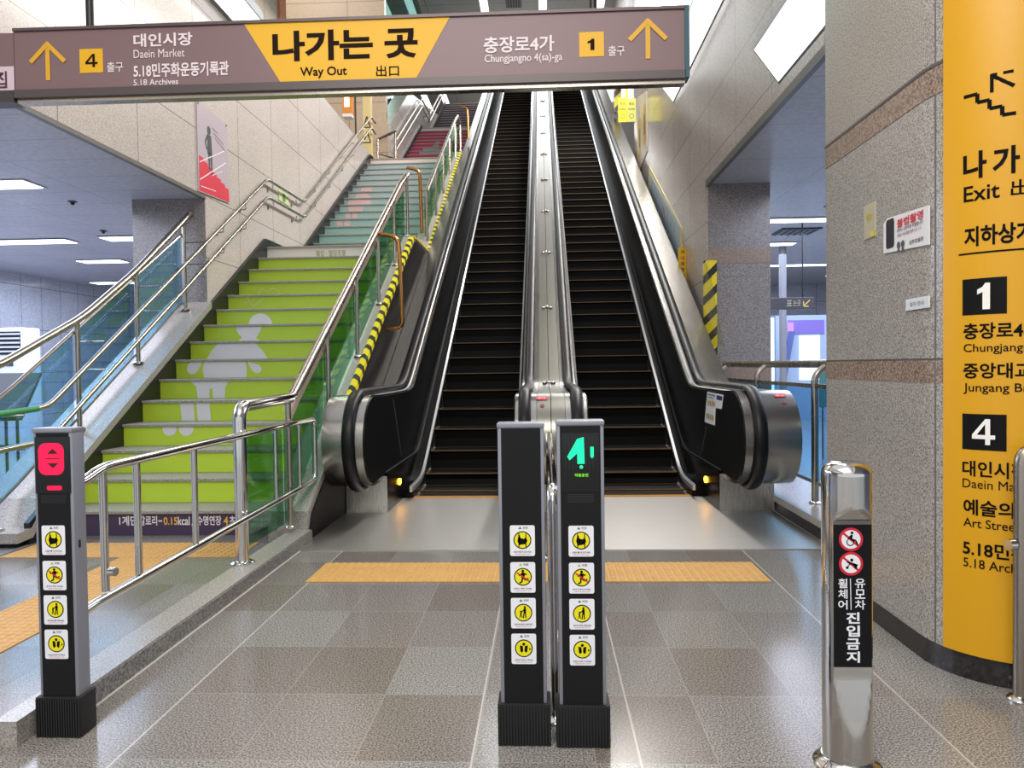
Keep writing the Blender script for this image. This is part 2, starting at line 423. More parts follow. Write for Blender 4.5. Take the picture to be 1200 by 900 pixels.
# curved column at the right: straight side, rounded corner of radius 0.355, front face
CXc, CYc, CR = 1.99, 3.30, 0.355
def col_pt(s, off=0.0):
    """point on the column's outline; s = arc length from where the straight side ends"""
    a = s/CR; r = CR+off
    if s < 0: return (CXc-r, CYc-s)
    if a > PI/2: return (CXc+(s-CR*PI/2), CYc-r)
    return (CXc-math.cos(a)*r, CYc-math.sin(a)*r)
def outline(off):
    return [col_pt(-1.08, off)] + [col_pt(CR*PI/2*k/16, off) for k in range(17)] + [col_pt(CR*PI/2+1.2, off), (CXc+1.2, CYc+1.08)]
def build_column():
    for nm, z0, z1, off, mt in (('wall_column_base', 0, 0.1, 0.004, M['black_stone']), ('wall_column_lower', 0.1, 1.205, 0, M['column']), ('trim_5', 1.205, 1.31, 0.0015, M['band']),
                                ('wall_column', 1.31, 2.41, 0, M['column']), ('trim_6', 2.41, 2.53, 0.003, M['band']), ('wall_column_upper', 2.53, 6.2, 0.001, M['column'])):
        m = MB(); m.prism(outline(off), z0, z1, 'z'); struct(m.build(nm, mt, smooth=30))
    for i, (z0, z1) in enumerate(((2.526, 2.54), (1.302, 1.31))):
        m = MB(); m.prism(outline(0.006-0.004*i), z0, z1, 'z'); struct(m.build('trim_%d' % (7+i), plain('#57524e', 0.5), smooth=30))
    m = MB(); x, y = col_pt(0.092, 0.0); x2, y2 = col_pt(0.100, 0.0)
    m.prism([col_pt(0.092, 0.0015), col_pt(0.100, 0.0015), col_pt(0.100, -0.01), col_pt(0.092, -0.01)], 0.1, 3.4, 'z')
    struct(m.build('trim_9', plain('#6a6560', 0.5), smooth=0))
build_column()

# ------------------------------------------------------------------ stairs
def mixhex(a, b, t):
    A = [int(a[i:i+2], 16) for i in (1, 3, 5)]; B = [int(b[i:i+2], 16) for i in (1, 3, 5)]
    return '#%02x%02x%02x' % tuple(round(p+(q-p)*t) for p, q in zip(A, B))
def riser_y(i, n): return FL[i][0]+(n-1)*RUN+0.02
SIL1 = {   # white standing figure on the lime risers
 4: [disc((-3.465, 0.787-0.02), 0.068), disc((-3.308, 0.785-0.02), 0.068)],
 5: [[(-3.526, 0.985), (-3.396, 0.985), (-3.386, 0.815), (-3.515, 0.815)], [(-3.369, 0.985), (-3.236, 0.985), (-3.228, 0.815), (-3.356, 0.815)]],
 6: [[(-3.585, 1.189), (-3.183, 1.188), (-3.225, 1.13), (-3.233, 1.018), (-3.353, 1.018), (-3.36, 1.114), (-3.388, 1.114), (-3.39, 1.018), (-3.511, 1.018), (-3.527, 1.143)]],
 7: [[(-3.595, 1.388), (-3.15, 1.388), (-3.135, 1.32), (-3.144, 1.22), (-3.598, 1.22), (-3.612, 1.31)],
     [(-3.78, 1.346), (-3.74, 1.388), (-3.62, 1.388), (-3.66, 1.30), (-3.70, 1.262), (-3.75, 1.262), (-3.785, 1.30)],
     [(-3.13, 1.388), (-3.01, 1.36), (-2.978, 1.317), (-2.985, 1.275), (-3.03, 1.26), (-3.08, 1.29)]],
 8: [[(-3.595, 1.592), (-3.172, 1.592), (-3.10, 1.52), (-3.035, 1.422), (-3.727, 1.422), (-3.66, 1.52)]],
 9: [[(-3.527, 1.795), (-3.224, 1.795), (-3.25, 1.73), (-3.293, 1.669), (-3.242, 1.625), (-3.514, 1.625), (-3.461, 1.672), (-3.51, 1.73)]],
 10: [[(-3.37+0.145*math.cos(a), 1.83+0.14*math.sin(a)) for a in [PI*k/14 for k in range(15)]]],
}
SIL2 = {
 5: [[(-3.771, 4.01), (-3.672, 4.01), (-3.674, 3.86), (-3.773, 3.86)], [(-3.63, 4.01), (-3.527, 4.01), (-3.529, 3.86), (-3.632, 3.86)]],
 6: [[(-3.70, 4.215), (-3.60, 4.215), (-3.60, 4.06), (-3.70, 4.06)], [(-3.565, 4.215), (-3.465, 4.215), (-3.465, 4.06), (-3.565, 4.06)]],
 7: [[(-3.74, 4.418), (-3.42, 4.418), (-3.46, 4.33), (-3.49, 4.26), (-3.70, 4.26), (-3.72, 4.33)]],
 8: [[(-3.80, 4.62), (-3.38, 4.62), (-3.34, 4.47), (-3.85, 4.47)]],
 9: [[(-3.72, 4.822), (-3.54, 4.822), (-3.45, 4.76), (-3.39, 4.67), (-3.80, 4.67), (-3.77, 4.75)]],
 10: [[(-3.72, 5.024), (-3.50, 5.024), (-3.50, 4.88), (-3.73, 4.88)]],
}
SIL3 = {9: [[(-3.55, 7.87), (-3.05, 7.87), (-3.05, 7.71), (-3.55, 7.71)]], 10: [disc((-3.2, 8.0), 0.1)], 11: [disc((-3.2, 8.18), 0.09)], 8: [[(-3.6, 7.68), (-3.0, 7.68), (-3.0, 7.51), (-3.6, 7.51)]]}
def flight(i, label):
    y0, z0 = FL[i]
    t = thing('stair_flight', label, 'stairs', (-3.0, y0+2.5, z0))
    white = plain('#dcd8d6', 0.5)
    for n in range(1, 16):
        y = y0+(n-1)*RUN; z = z0+n*RISE
        m = MB(); m.prism([(y, z-0.024), (y, z-0.004), (y+0.004, z), (y+RUN+0.03, z), (y+RUN+0.03, z-RISE), (y+0.022, z-RISE), (y+0.022, z-0.024)], SX0, SX1, 'x')
        st = m.build('step', M['tread'], t, smooth=0)
        if i == 0: col = '#43344f' if n == 1 else mixhex('#bdd636', '#aac838', (n-2)/12)
        elif i == 1: col = mixhex('#86b8af', '#a3b4b6', min(1, (n-1)/10))
        elif i == 2: col = '#a8234f'
        else: col = '#4d2346'
        if n == 15: col = ('#dbd9cf', '#e2cfc8', '#d8cdd0', '#50484f')[i]
        zl, zh = z-RISE+0.003, z-0.0245; yy = y+0.0205
        fn = front(yy)
        xr = SX1
        rp = flat([[(SX0, zl), (xr, zl), (xr, zh), (SX0, zh)]], fn, 'riser_panel', plain(col, 0.45), st)
        sil = (SIL1, SIL2, SIL3, {})[i].get(n)
        if sil:
            cl = [[(x, max(zl, min(zh, q))) for x, q in p] for p in sil]
            flat(cl, front(yy-0.002), 'figure_print', (white, plain('#d6b5b2', 0.5), plain('#8f8a86', 0.5))[min(i, 2)], st)
        if i == 0 and 2 <= n <= 13:
            fx = -2.40+0.012*(n % 3)
            text('칼로리', (fx-0.15 if n < 8 else fx-0.1, z-0.12, 0.16, 0.045), front(yy-0.002), plain('#d5e08a', 0.5), st, 0.01)
    return t
f1 = flight(0, 'lime green lowest stair flight printed with a white standing figure')
f2 = flight(1, 'teal second stair flight printed with a pink figure, above the lime one')
f3 = flight(2, 'crimson pink third stair flight above the teal one')
f4 = flight(3, 'dark purple topmost stair flight, farthest up')
def steps_of(t): return sorted([c for c in t.children], key=lambda o: o.name)
def stair_prints():
    s1 = [c for c in f1.children]
    s1.sort(key=lambda o: min(v.co.z for v in o.data.vertices))
    y = riser_y(0, 1)-0.003; fn = front(y); st = s1[0]
    w, o = plain('#e6e0e6', 0.5), plain('#e8b04a', 0.5)
    text('1계단', (-3.367, 0.084, 0.15, 0.078), fn, w, st, 0.02); text('칼로리', (-3.205, 0.084, 0.145, 0.078), fn, w, st, 0.02)
    text('-', (-3.05, 0.115, 0.03, 0.01), fn, w, st, 0.02)
    text('0.15', (-3.008, 0.088, 0.112, 0.062), fn, o, st, 0.02); text('kcal', (-2.893, 0.086, 0.095, 0.068), fn, w, st, 0.02)
    text('/', (-2.785, 0.08, 0.03, 0.08), fn, w, st, 0.01); text('수명연장', (-2.74, 0.084, 0.195, 0.076), fn, w, st, 0.02)
    text('4', (-2.528, 0.086, 0.038, 0.066), fn, o, st, 0.02); text('초', (-2.482, 0.084, 0.05, 0.074), fn, w, st, 0.02)
    text('계단 이용 안내', (-2.29, 0.113, 0.12, 0.026), fn, w, st); text('광주교통공사', (-2.31, 0.066, 0.15, 0.034), fn, w, st, 0.01)
    text('혈압 · 혈당조절', (-3.20, 3.0375-RISE+0.055, 0.42, 0.085), front(riser_y(0, 15)-0.003), plain('#9fae7c', 0.5), s1[14], 0.015)
    # faint heart outline with a pulse line on the upper lime risers
    pale = plain('#c3d478', 0.5)
    flat([bar((-3.66, 2.2), (-3.59, 2.08), 0.012), bar((-3.59, 2.08), (-3.44, 2.19), 0.012), bar((-3.69, 2.13), (-3.6, 2.14), 0.01), bar((-3.6, 2.14), (-3.57, 2.19), 0.01)], front(riser_y(0, 11)-0.003), 'heart_print', pale, s1[10])
    flat([bar((-3.66, 2.27), (-3.6, 2.33), 0.012), bar((-3.6, 2.33), (-3.53, 2.3), 0.012), bar((-3.53, 2.3), (-3.46, 2.34), 0.012), bar((-3.46, 2.34), (-3.38, 2.30), 0.012), bar((-3.38, 2.3), (-3.39, 2.24), 0.012)], front(riser_y(0, 12)-0.003), 'heart_print', pale, s1[11])
stair_prints()

def profile(ya, yb, off, step=0.12, fn=stair_line):
    n = max(2, int((yb-ya)/step)); return [(ya+(yb-ya)*k/n, fn(ya+(yb-ya)*k/n)+off) for k in range(n+1)]
def build_copings():
    # black skirting beside the steps on the left, following the flights
    for i, (a, b) in enumerate(((5.42, 10.5), (10.5, 17.45), (19.3, 30.9))):
        top = profile(a, b, 0.115); bot = [(y, max(z-0.75, 0)) for y, z in reversed(top)]
        m = MB(); m.prism(top+bot, -3.945, -3.902, 'x'); struct(m.build('baseboard_stair_%d' % (i+1), M['skirt_stone'], smooth=0))
    # left sloped coping
    top = [(5.28, 0.115), (5.45, 0.125)] + [(y, z) for y, z in profile(5.62, 8.588, 0.15)]
    bot = [(y, z-0.075) for y, z in reversed(top)]
    m = MB(); m.prism(top+bot, -4.42, -3.895, 'x'); struct(m.build('trim_10', M['coping'], smooth=0))
    m = MB(); m.prism([(y, z-0.076) for y, z in top]+[(8.588, 0), (5.34, 0)], -4.40, -3.947, 'x'); struct(m.build('baseboard_left', M['skirt_stone'], smooth=0))
    # low kerb and right coping between stairs and escalator
    m = MB(); m.prism([(-1.93, 2.47), (-1.845, 2.47), (-1.845, 2.66), (-1.77, 2.66), (-1.77, 5.5), (-1.93, 5.5)], 0, 0.09, 'z')
    struct(m.build('trim_11', M['coping'], smooth=0))
    m = MB(); m.prism([(-1.769, 2.66), (-1.763, 2.66), (-1.763, 5.5), (-1.769, 5.5)], 0, 0.082, 'z'); struct(m.build('trim_12', M['curb_side'], smooth=0))
    m = MB(); m.box(-1.763, -1.752, 2.66, 5.5, 0, 0.003); struct(m.build('trim_18', plain('#b9b4ab', 0.5), smooth=0))
    for i, (a, b) in enumerate(((5.5, 12.0), (12.0, 19.3), (19.3, 31))):
        top = ([(5.5, 0.09)] if i == 0 else []) + profile(a+0.02, b, 0.115)
        bot = [(y, max(z-0.7, 0)) for y, z in reversed(top)]
        m = MB(); m.prism(top+bot, -2.10, -1.80, 'x'); struct(m.build('trim_%d' % (13+i), M['coping'], smooth=0))
    top = [(5.52, 0.05)] + profile(5.6, 31, 0.04, 0.3); bot = [(31, 12)] + [(y, 0) for y in (12, 6.62, 5.52)]
    m = MB(); m.prism(top+[(31, stair_line(31)-3), (16, 0), (5.52, 0)], -1.799, -1.788, 'x'); struct(m.build('trim_16', M['clad'], smooth=0))
build_copings()

# hazard tape along the coping edge
tape_m = stripes('chevron_tape', '#e8d414', '#151412', 1, 0.17, 1.0, 0, 0.42, -1.845)
def tape(name, a, b, label):
    m = MB(); top = profile(a, b, 0.122)
    for (ya, za), (yb, zb) in zip(top, top[1:]):
        m.add([(-1.862, ya, za), (-1.797, ya, za), (-1.797, yb, zb), (-1.862, yb, zb), (-1.786, ya, za-0.045), (-1.786, yb, zb-0.045)], [(0, 1, 2, 3), (1, 4, 5, 2)])
    tag(m.build(name, tape_m, smooth=0), label, 'tape')
tape('hazard_tape', 6.62, 10.45, 'yellow and black chevron tape on the coping beside the lime stair flight')
tape('hazard_tape', 10.45, 12.0, 'yellow and black chevron tape on the flat coping at the first landing')
tape('hazard_tape', 12.0, 17.6, 'yellow and black chevron tape on the coping beside the teal stair flight')

# ------------------------------------------------------------------ rails
def flange(m, x, y, z, r=0.06): m.lathe([(r, 0), (r, 0.008), (r*0.8, 0.018), (r*0.5, 0.022)], (x, y, z), 20)
def build_left_railing():
    t = thing('stair_railing', 'stainless railing with glass on the left stone coping of the lime stairs', 'railing', (-4.12, 5.4, 0.2))
    X = -4.12
    path = fillet([(X, 4.9, 1.26), (X, 5.4, 1.34), (X, 6.5, 1.80), (X, 7.4, 2.33), (X, 8.56, 3.13)], 0.2)
    m = MB(); m.tube(path, 0.032, 14); m.build('top_rail', M['rail'], t)
    m = MB(); m.lathe([(0.02, -0.035), (0.036, -0.02), (0.036, 0.02), (0.02, 0.035)], (X, 8.57, 3.135), 14); m.build('end_cap', M['rail'], t)
    base = lambda y: 0.12 if y < 5.6 else stair_line(y)+0.15
    topz = lambda y: 1.33 if y < 5.45 else 1.33+(y-5.4)*0.43 if y < 6.5 else 1.80+(y-6.5)*0.645
    for y in (5.36, 6.40, 7.38, 8.40):
        m = MB(); m.tube([(X, y, base(y)), (X, y, topz(y)-0.01)], 0.022, 12); p = m.build('post', M['rail'], t)
        m = MB(); flange(m, X, y, base(y)); m.build('flange', M['chrome'], p)
        for dz in (0.93, 0.68):
            zz = stair_line(y)+dz if y > 5.6 else (0.98, 0.73)[dz < 0.9]
            m = MB(); m.tube([(X, y, zz), (-3.875, y, zz)], 0.008, 8); m.build('bracket', M['rail'], p)
    Z = -4.15
    fr = [(Z, y, z) for y, z in profile(5.0, 8.42, 1.02, 0.3)]; fr[0] = (Z, 5.0, 0.95)
    m = MB(); m.tube(fr, 0.016, 8); m.build('glass_frame', M['rail'], t)
    lo = [(Z, y, z) for y, z in profile(5.0, 8.42, 0.24, 0.3)]
    m = MB(); m.tube(lo, 0.012, 8); m.build('glass_frame', M['rail'], t)
    for a, b in ((5.0, 5.33), (5.39, 6.37), (6.43, 7.35), (7.41, 8.37)):
        la, lb = stair_line(a), stair_line(b)
        m = MB(); m.prism([(a, la+0.25), (b, lb+0.25), (b, lb+1.01), (a, la+1.01)], Z-0.005, Z+0.005, 'x'); m.build('glass_panel', M['glass_blue'], t)
build_left_railing()
def wall_rail(dz, level, label):
    X = -3.87
    t = thing('wall_handrail', label, 'handrail', (X, 5.5, 1.0))
    pts = [(X, 4.9, level), (X, 5.62, level+0.03)]
    for i in range(2):
        y0, z0 = FL[i]; yt = y0+14*RUN
        pts += [(X, y0+0.35 if i == 0 else y0-0.2, z0+dz+(0.42 if i == 0 else 0.05)), (X, yt, z0+15*RISE+dz+0.02)] if i else [(X, yt, z0+15*RISE+dz+0.02)]
    pts.append((X, 17.35, 30*RISE+dz+0.02))
    m = MB(); m.tube(fillet(pts, 0.12, 4), 0.021, 12); m.build('rail', M['rail'], t)
    for y in (8.9, 9.6, 10.6, 11.6, 12.6, 13.5, 14.4, 15.3, 16.2):
        z = stair_line(y)+dz-0.01 if not 10.38 < y < 12.19 else 15*RISE+dz+0.01
        m = MB(); m.tube(fillet([(-3.95, y, z-0.09), (X, y, z-0.09), (X, y, z-0.015)], 0.03), 0.008, 8); m.box(-3.952, -3.945, y-0.03, y+0.03, z-0.12, z-0.06)
        m.build('bracket', M['rail'], t)
    return t
wr = wall_rail(0.93, 1.0, 'upper stainless handrail along the left side of the stairs, its lower end wrapped green')
m = MB(); m.tube([(-3.87, 5.02, 1.005), (-3.87, 5.5, 1.025)], 0.0225, 12, caps=False); m.build('grip_tape', plain('#2f8a4c', 0.5), wr)
wall_rail(0.68, 0.74, 'lower of the two stainless handrails along the left side of the stairs')

def build_right_railing():
    X = -1.90
    t = thing('stair_railing', 'stainless railing with green glass between the lime stairs and the escalator', 'railing', (X, 5.0, 0.09))
    m = MB(); m.tube(fillet([(X, 4.54, 0.09), (X, 4.54, 1.07), (X, 5.46, 1.085)], 0.09, 8), 0.040, 18); p = m.build('end_post', M['chrome'], t)
    m = MB(); flange(m, X, 4.54, 0.09, 0.075); m.build('flange', M['chrome'], p)
    m = MB(); m.tube([(X, 5.40, 1.08), (X, 5.52, 1.10)] + [(X, y, z) for y, z in profile(6.0, 10.49, 0.99, 0.5)], 0.036, 16); m.build('top_rail', M['rail'], t)
    m = MB(); m.tube([(X-0.02, 4.56, 0.86), (X-0.16, 4.56, 0.86)], 0.018, 10); m.build('stub_rail', M['chrome'], t)
    for y in (5.42, 6.46, 7.50, 8.53, 9.5, 10.45):
        b = stair_line(y)+0.115 if y > 5.6 else 0.12
        tz = 1.09 if y < 5.6 else stair_line(y)+0.97
        m = MB(); m.tube([(X, y, b), (X, y, tz)], 0.022, 12); p = m.build('post', M['rail'], t)
        m = MB(); flange(m, X, y, b, 0.036); m.build('flange', M['chrome'], p)
    Z = -1.945
    m = MB(); m.prism([(5.5, 0.85)]+profile(5.8, 10.45, 0.78, 0.5)+list(reversed(profile(5.8, 10.45, 0.86, 0.5)))+[(5.5, 0.93)], Z-0.012, Z+0.012, 'x'); m.build('glass_frame', plain('#b5a193', 0.4, 0.3), t)
    prev = 4.6
    for a, b in ((4.6, 5.4), (5.44, 6.44), (6.48, 7.48), (7.52, 8.51), (8.55, 9.48), (9.52, 10.43)):
        la, lb = (stair_line(q)+0.14 if q > 5.6 else 0.15 for q in (a, b))
        ha, hb = (stair_line(q)+0.8 if q > 5.6 else 0.86 for q in (a, b))
        m = MB(); m.prism([(a, la), (b, lb), (b, hb), (a, ha)], Z-0.005, Z+0.005, 'x'); m.build('glass_panel', M['glass_green'], t)
build_right_railing()
def build_upper_railing(i, a, b, label):
    X = -1.90
    t = thing('stair_railing', label, 'railing', (X, a, stair_line(a)))
    m = MB(); m.tube([(X, y, z) for y, z in profile(a, b, 0.93, 0.5)], 0.034, 14); m.build('top_rail', M['rail'], t)
    n = int((b-a)/0.95)
    for k in range(n+1):
        y = a+(b-a)*k/n; z = stair_line(y)
        m = MB(); m.tube([(X, y, z+0.11), (X, y, z+0.92)], 0.022, 10); m.build('post', M['rail'], t)
    for k in range(n):
        y1, y2 = a+(b-a)*k/n+0.04, a+(b-a)*(k+1)/n-0.04
        m = MB(); m.prism([(y1, stair_line(y1)+0.16), (y2, stair_line(y2)+0.16), (y2, stair_line(y2)+0.8), (y1, stair_line(y1)+0.8)], -1.95, -1.94, 'x'); m.build('glass_panel', M['glass_green'], t)
build_upper_railing(1, 12.25, 17.5, 'stainless and glass railing along the right side of the teal stair flight')
def hoop(pts, label):
    m = MB(); m.tube(fillet(pts, 0.14, 6), 0.024, 12); tag(m.build('guard_hoop', M['copper']), label, 'guard rail')
hoop([(-1.9, 8.48, 2.84), (-1.64, 8.45, 2.80), (-1.615, 8.45, 1.76), (-1.79, 8.45, 1.74)], 'bent brass guard tube by the lime stair flight, lowest of the three')
hoop([(-1.9, 10.47, 4.12), (-1.72, 10.47, 4.08), (-1.70, 10.47, 3.2)], 'bent brass guard tube at the first landing, middle of the three')
hoop([(-1.9, 17.45, 7.42), (-1.72, 17.45, 7.36), (-1.70, 17.45, 6.63)], 'bent brass guard tube at the second landing, highest of the three')

def build_guard_rail(loc, label, ys, z_hi, z_lo, y_far, y_near, mid_posts=True):
    X = loc[0]
    t = thing('guard_rail', label, 'guard rail', loc)
    path = fillet([(X, y_near, z_hi-0.045), (X, y_near+0.22, z_hi-0.045), (X, y_near+0.36, z_hi), (X, y_far, z_hi), (X, y_far, z_lo), (X, y_near+0.25, z_lo-0.06), (X, y_near, z_lo-0.09)], 0.07, 7)
    m = MB(); m.tube(path, 0.021, 14); m.build('frame_tube', M['chrome'], t)
    for y in ys:
        m = MB(); m.tube([(X, y, z_lo-0.03), (X, y, z_hi-0.01)], 0.016, 12); m.build('baluster', M['chrome'], t)
    return t
gl = build_guard_rail((-1.83, 2.6, 0), 'chrome tube guard rail on the kerb between stairs and escalator', (2.985, 3.24, 3.785, 4.95, 5.44), 0.905, 0.42, 5.81, 2.62)
m = MB(); m.tube([(-1.815, 2.99, 0.47), (-1.785, 2.985, 0.47)], 0.018, 12); m.build('knob', M['chrome'], gl)
def centre_rail():
    X = 0.025
    t = thing('guard_rail', 'chrome tube guard rail between the two middle black signal posts', 'guard rail', (X, 2.62, 0))
    m = MB(); m.tube(fillet([(X, 2.71, 0), (X, 2.71, 0.84), (X, 5.0, 0.84), (X, 5.0, 0)], 0.08, 7), 0.022, 14); m.build('frame_tube', M['chrome'], t)
    m = MB(); m.tube([(X, 2.73, 0.30), (X, 4.98, 0.30)], 0.018, 12); m.build('lower_tube', M['chrome'], t)
    for y in (3.2, 3.7, 4.2, 4.7):
        m = MB(); m.tube([(X, y, 0.30), (X, y, 0.83)], 0.014, 10); m.build('baluster', M['chrome'], t)
    for y in (2.71, 5.0):
        m = MB(); flange(m, X, y, 0, 0.06); m.build('flange', M['chrome'], t)
centre_rail()
def front_right_rail():
    t = thing('barrier_rail', 'stainless tube barrier at the right edge, before the yellow panel', 'railing', (1.795, 2.88, 0))
    m = MB(); m.tube(fillet([(1.795, 2.88, 0), (1.795, 2.88, 0.965), (2.6, 2.72, 0.965), (2.6, 2.72, 0)], 0.07, 8), 0.024, 16); m.build('frame_tube', M['rail'], t)
    m = MB(); m.tube([(1.795, 2.88, 0.335), (2.6, 2.72, 0.335)], 0.018, 12); m.build('lower_tube', M['rail'], t)
    m = MB(); m.tube([(1.765, 2.87, 0.60), (1.74, 2.865, 0.60)], 0.022, 14); m.build('knob', M['chrome'], t)
    for x, y in ((1.795, 2.88), (2.6, 2.72)):
        m = MB(); flange(m, x, y, 0, 0.045); m.build('flange', M['chrome'], t)
front_right_rail()

# right ledge with glass railing
def right_ledge():
    m = MB(); m.box(1.985, 2.9, 4.4, 9.63, 0.095, 0.15); struct(m.build('trim_17', M['coping'], smooth=0))
    m = MB(); m.box(2.005, 2.88, 4.4, 9.63, 0, 0.095); struct(m.build('baseboard_right', M['skirt_stone'], smooth=0))
    t = thing('glass_railing', 'stainless railing with blue glass on the low stone ledge at the right', 'railing', (2.19, 6.1, 0.15))
    X = 2.19; XR = 2.30
    m = MB(); m.tube([(XR, 4.45, 1.285), (XR, 9.55, 1.285)], 0.036, 14); m.build('top_rail', M['rail'], t)
    for y in (6.12, 7.75, 9.4):
        m = MB(); m.tube(fillet([(X, y, 0.15), (X, y, 1.20), (XR, y, 1.28)], 0.07, 7), 0.028, 14); p = m.build('post', M['rail'], t)
        m = MB(); flange(m, X, y, 0.15, 0.05); m.build('flange', M['chrome'], p)
    for a, b in ((4.5, 6.09), (6.15, 7.72), (7.78, 9.37)):
        m = MB(); m.box(X-0.005, X+0.005, a, b, 0.33, 1.10); g = m.build('glass_panel', M['glass_blue'], t)
        m = MB(); m.box(X-0.012, X+0.012, a, b, 1.09, 1.125); m.build('glass_clamp', M['rail'], g)
        m = MB(); m.box(X-0.012, X+0.012, a, b, 0.31, 0.34); m.build('glass_clamp', M['rail'], g)
right_ledge()

# ------------------------------------------------------------------ escalators
NC, NZ, NR = 6.21, 0.69, 0.41                     # newel centre (y, z) and handrail radius
def arc(r, a0, a1, n=14): return [(NC+r*math.cos(math.radians(a0+(a1-a0)*k/n)), NZ+r*math.sin(math.radians(a0+(a1-a0)*k/n))) for k in range(n+1)]
def P_edge(y): return smax(0.36, nose(y)+0.03, 0.05)
def balustrade(t, xs, s, o_panel, o_hand, o_out, end_y, side):
    X = lambda o: xs+s*o
    # steel body under the handrail with its rounded newel
    m = MB(); top = [(y, hr(y)-0.04) for y in YS if y <= end_y]
    body = arc(0.385, 90, 270) + [(6.55, 0.30), (6.55, 0)] + [(y, max(0, nose(y)-0.9)) for y in (8.5, 10, end_y)] + list(reversed(top))
    m.prism(body, X(o_panel+0.004), X(o_out), 'x'); bd = m.build('outer_cladding', M['deck'], t, smooth=40)
    # black inner panel
    m = MB(); lo = [(y, P_edge(y)) for y in YS if y <= end_y]
    poly = arc(0.37, 90, 255) + [(6.48, 0.345)] + lo + [(y, hr(y)-0.055) for y in reversed([q for q in YS if q <= end_y])]
    m.prism(poly, X(o_panel-0.006), X(o_panel+0.006), 'x'); pn = m.build('inner_panel', M['panel'], t, smooth=0)
    m = MB(); e = [(X(o_panel), y, z) for y, z in lo]; m.tube([(X(o_panel-0.010), y, z) for _, y, z in e], 0.006, 6); m.build('panel_edge', plain('#3f4245', 0.4), pn)
    # bright guide rim and rubber handrail
    rim = arc(0.392, 262, 90)
    path = [(X(o_hand), y, z) for y, z in [(6.42, 0.30)] + arc(NR, 268, 92, 18)] + [(X(o_hand), y, hr(y)) for y in YS if y <= end_y]
    m = MB(); m.tube(path, 0.05, 14, sx=1.0, sy=0.5); m.build('handrail', M['rubber'], t)
    m = MB(); m.tube([(X(o_panel+0.045), y, hr(y)-0.045) for y in [NC, 6.4] + YS if y <= end_y], 0.013, 10); m.build('guide_rim', M['trim'], t)
    # skirt, deflector trim and the small deck between skirt and panel
    m = MB(); m.prism([(6.56, 0)] + [(7.35, 0)] + [(y, nose(y)-0.3) for y in YS if 7.6 < y <= end_y] + list(reversed([(y, P_edge(y)-0.006) for y in YS if y <= end_y])), X(o_panel-0.032), X(o_panel-0.008), 'x')
    m.build('skirt_panel', M['skirt'], t, smooth=0)
    m = MB(); m.box(min(X(o_panel-0.034), X(o_out)), max(X(o_panel-0.034), X(o_out)), 6.54, 6.549, 0, 0.335); m.build('pedestal_plate', M['brushed'], t, smooth=0)
    sy = [7.33+0.12*i for i in range(18)]+[y for y in YS if y > 9.4 and y <= end_y]
    m = MB(); m.prism([(7.33, 0)]+[(7.6, 0)]+[(y, nose(y)-0.3) for y in YS if 7.8 < y <= end_y]+[(y, max(0.05, smax(0.10, nose(y)+0.05, 0.04)-0.03)) for y in reversed(sy)], X(0.0), X(o_panel-0.033), 'x'); m.build('skirt_ledge', M['skirt'], t, smooth=0)
    ty = [7.2+0.1*i for i in range(22)]+[y for y in YS if y > 9.4 and y <= end_y]
    m = MB(); m.sweep(ty, lambda y: [(X(-0.012), smax(0.10, nose(y)+0.05, 0.04)-0.03), (X(-0.012), smax(0.10, nose(y)+0.05, 0.04)+0.012), (X(0.012), smax(0.10, nose(y)+0.05, 0.04)+0.03), (X(0.012), smax(0.10, nose(y)+0.05, 0.04)-0.03)])
    m.build('deflector_trim', M['trim'], t, smooth=30)
    # amber running lamp on the skirt
    m = MB(); c = (7.1, 0.2); m.prism([(c[0]+0.045*math.cos(2*PI*k/16), c[1]+0.03*math.sin(2*PI*k/16)) for k in range(16)], X(o_panel-0.042), X(o_panel-0.03), 'x'); m.build('lamp_lens', M['amber'], t)
    return bd, pn
def escalator(label, xl, xr, left, right, plate):
    t = thing('escalator', label, 'escalator', ((xl+xr)/2, 7.3, 0))
    a = balustrade(t, xl, -1, *left); b = balustrade(t, xr, 1, *right)
    for k in range(-4, 54):
        y = 8.752+0.371*k; z = nose(y); zp = nose(y-0.371); h = max(z-zp, 0.01)
        m = MB(); m.prism([(y, z), (y+0.004, z-0.012), (y+0.026, z-min(0.03, h)), (y+0.034, z-0.5*h-0.005), (y+0.02, z-h-0.01), (y+0.40, z-h-0.01), (y+0.40, z)], xl+0.012, xr-0.012, 'x')
        st = m.build('step', M['step'], t, smooth=0)
        m = MB(); m.box(xl+0.02, xr-0.02, y-0.0015, y+0.012, z-0.008, z+0.002)
        for xa in (xl+0.016, xr-0.036): m.box(xa, xa+0.02, y, y+0.36, z, z+0.002)
        m.box(xl+0.02, xr-0.02, y+0.345, y+0.36, z, z+0.002)
        m.build('edge_line', M['yellow_line'], st, smooth=0)
    m = MB(); m.box(plate[0], plate[1], 5.2, 7.29, 0.0005, 0.006); m.build('landing_plate', M['plate'], t, smooth=0)
    m = MB(); m.box(xl+0.005, xr-0.005, 7.29, 7.345, 0.0005, 0.012)
    n = 48
    for i in range(n): m.box(xl+0.01+(xr-xl-0.02)*i/n, xl+0.01+(xr-xl-0.02)*(i+0.5)/n, 7.345, 7.37, 0.008, 0.012)
    m.build('comb_plate', M['comb'], t, smooth=0)
    return t, a, b
XL0, XL1, XR0, XR1, MID = -1.32, -0.31, 0.41, 1.43, 0.05
eL, aL, bL = escalator('left escalator with black steps, beside the stairs', XL0, XL1, (0.125, 0.245, 0.462, 30.3, 'l'), (0.07, 0.15, 0.245, 30.3, 'r'), (-1.80, MID-0.002))
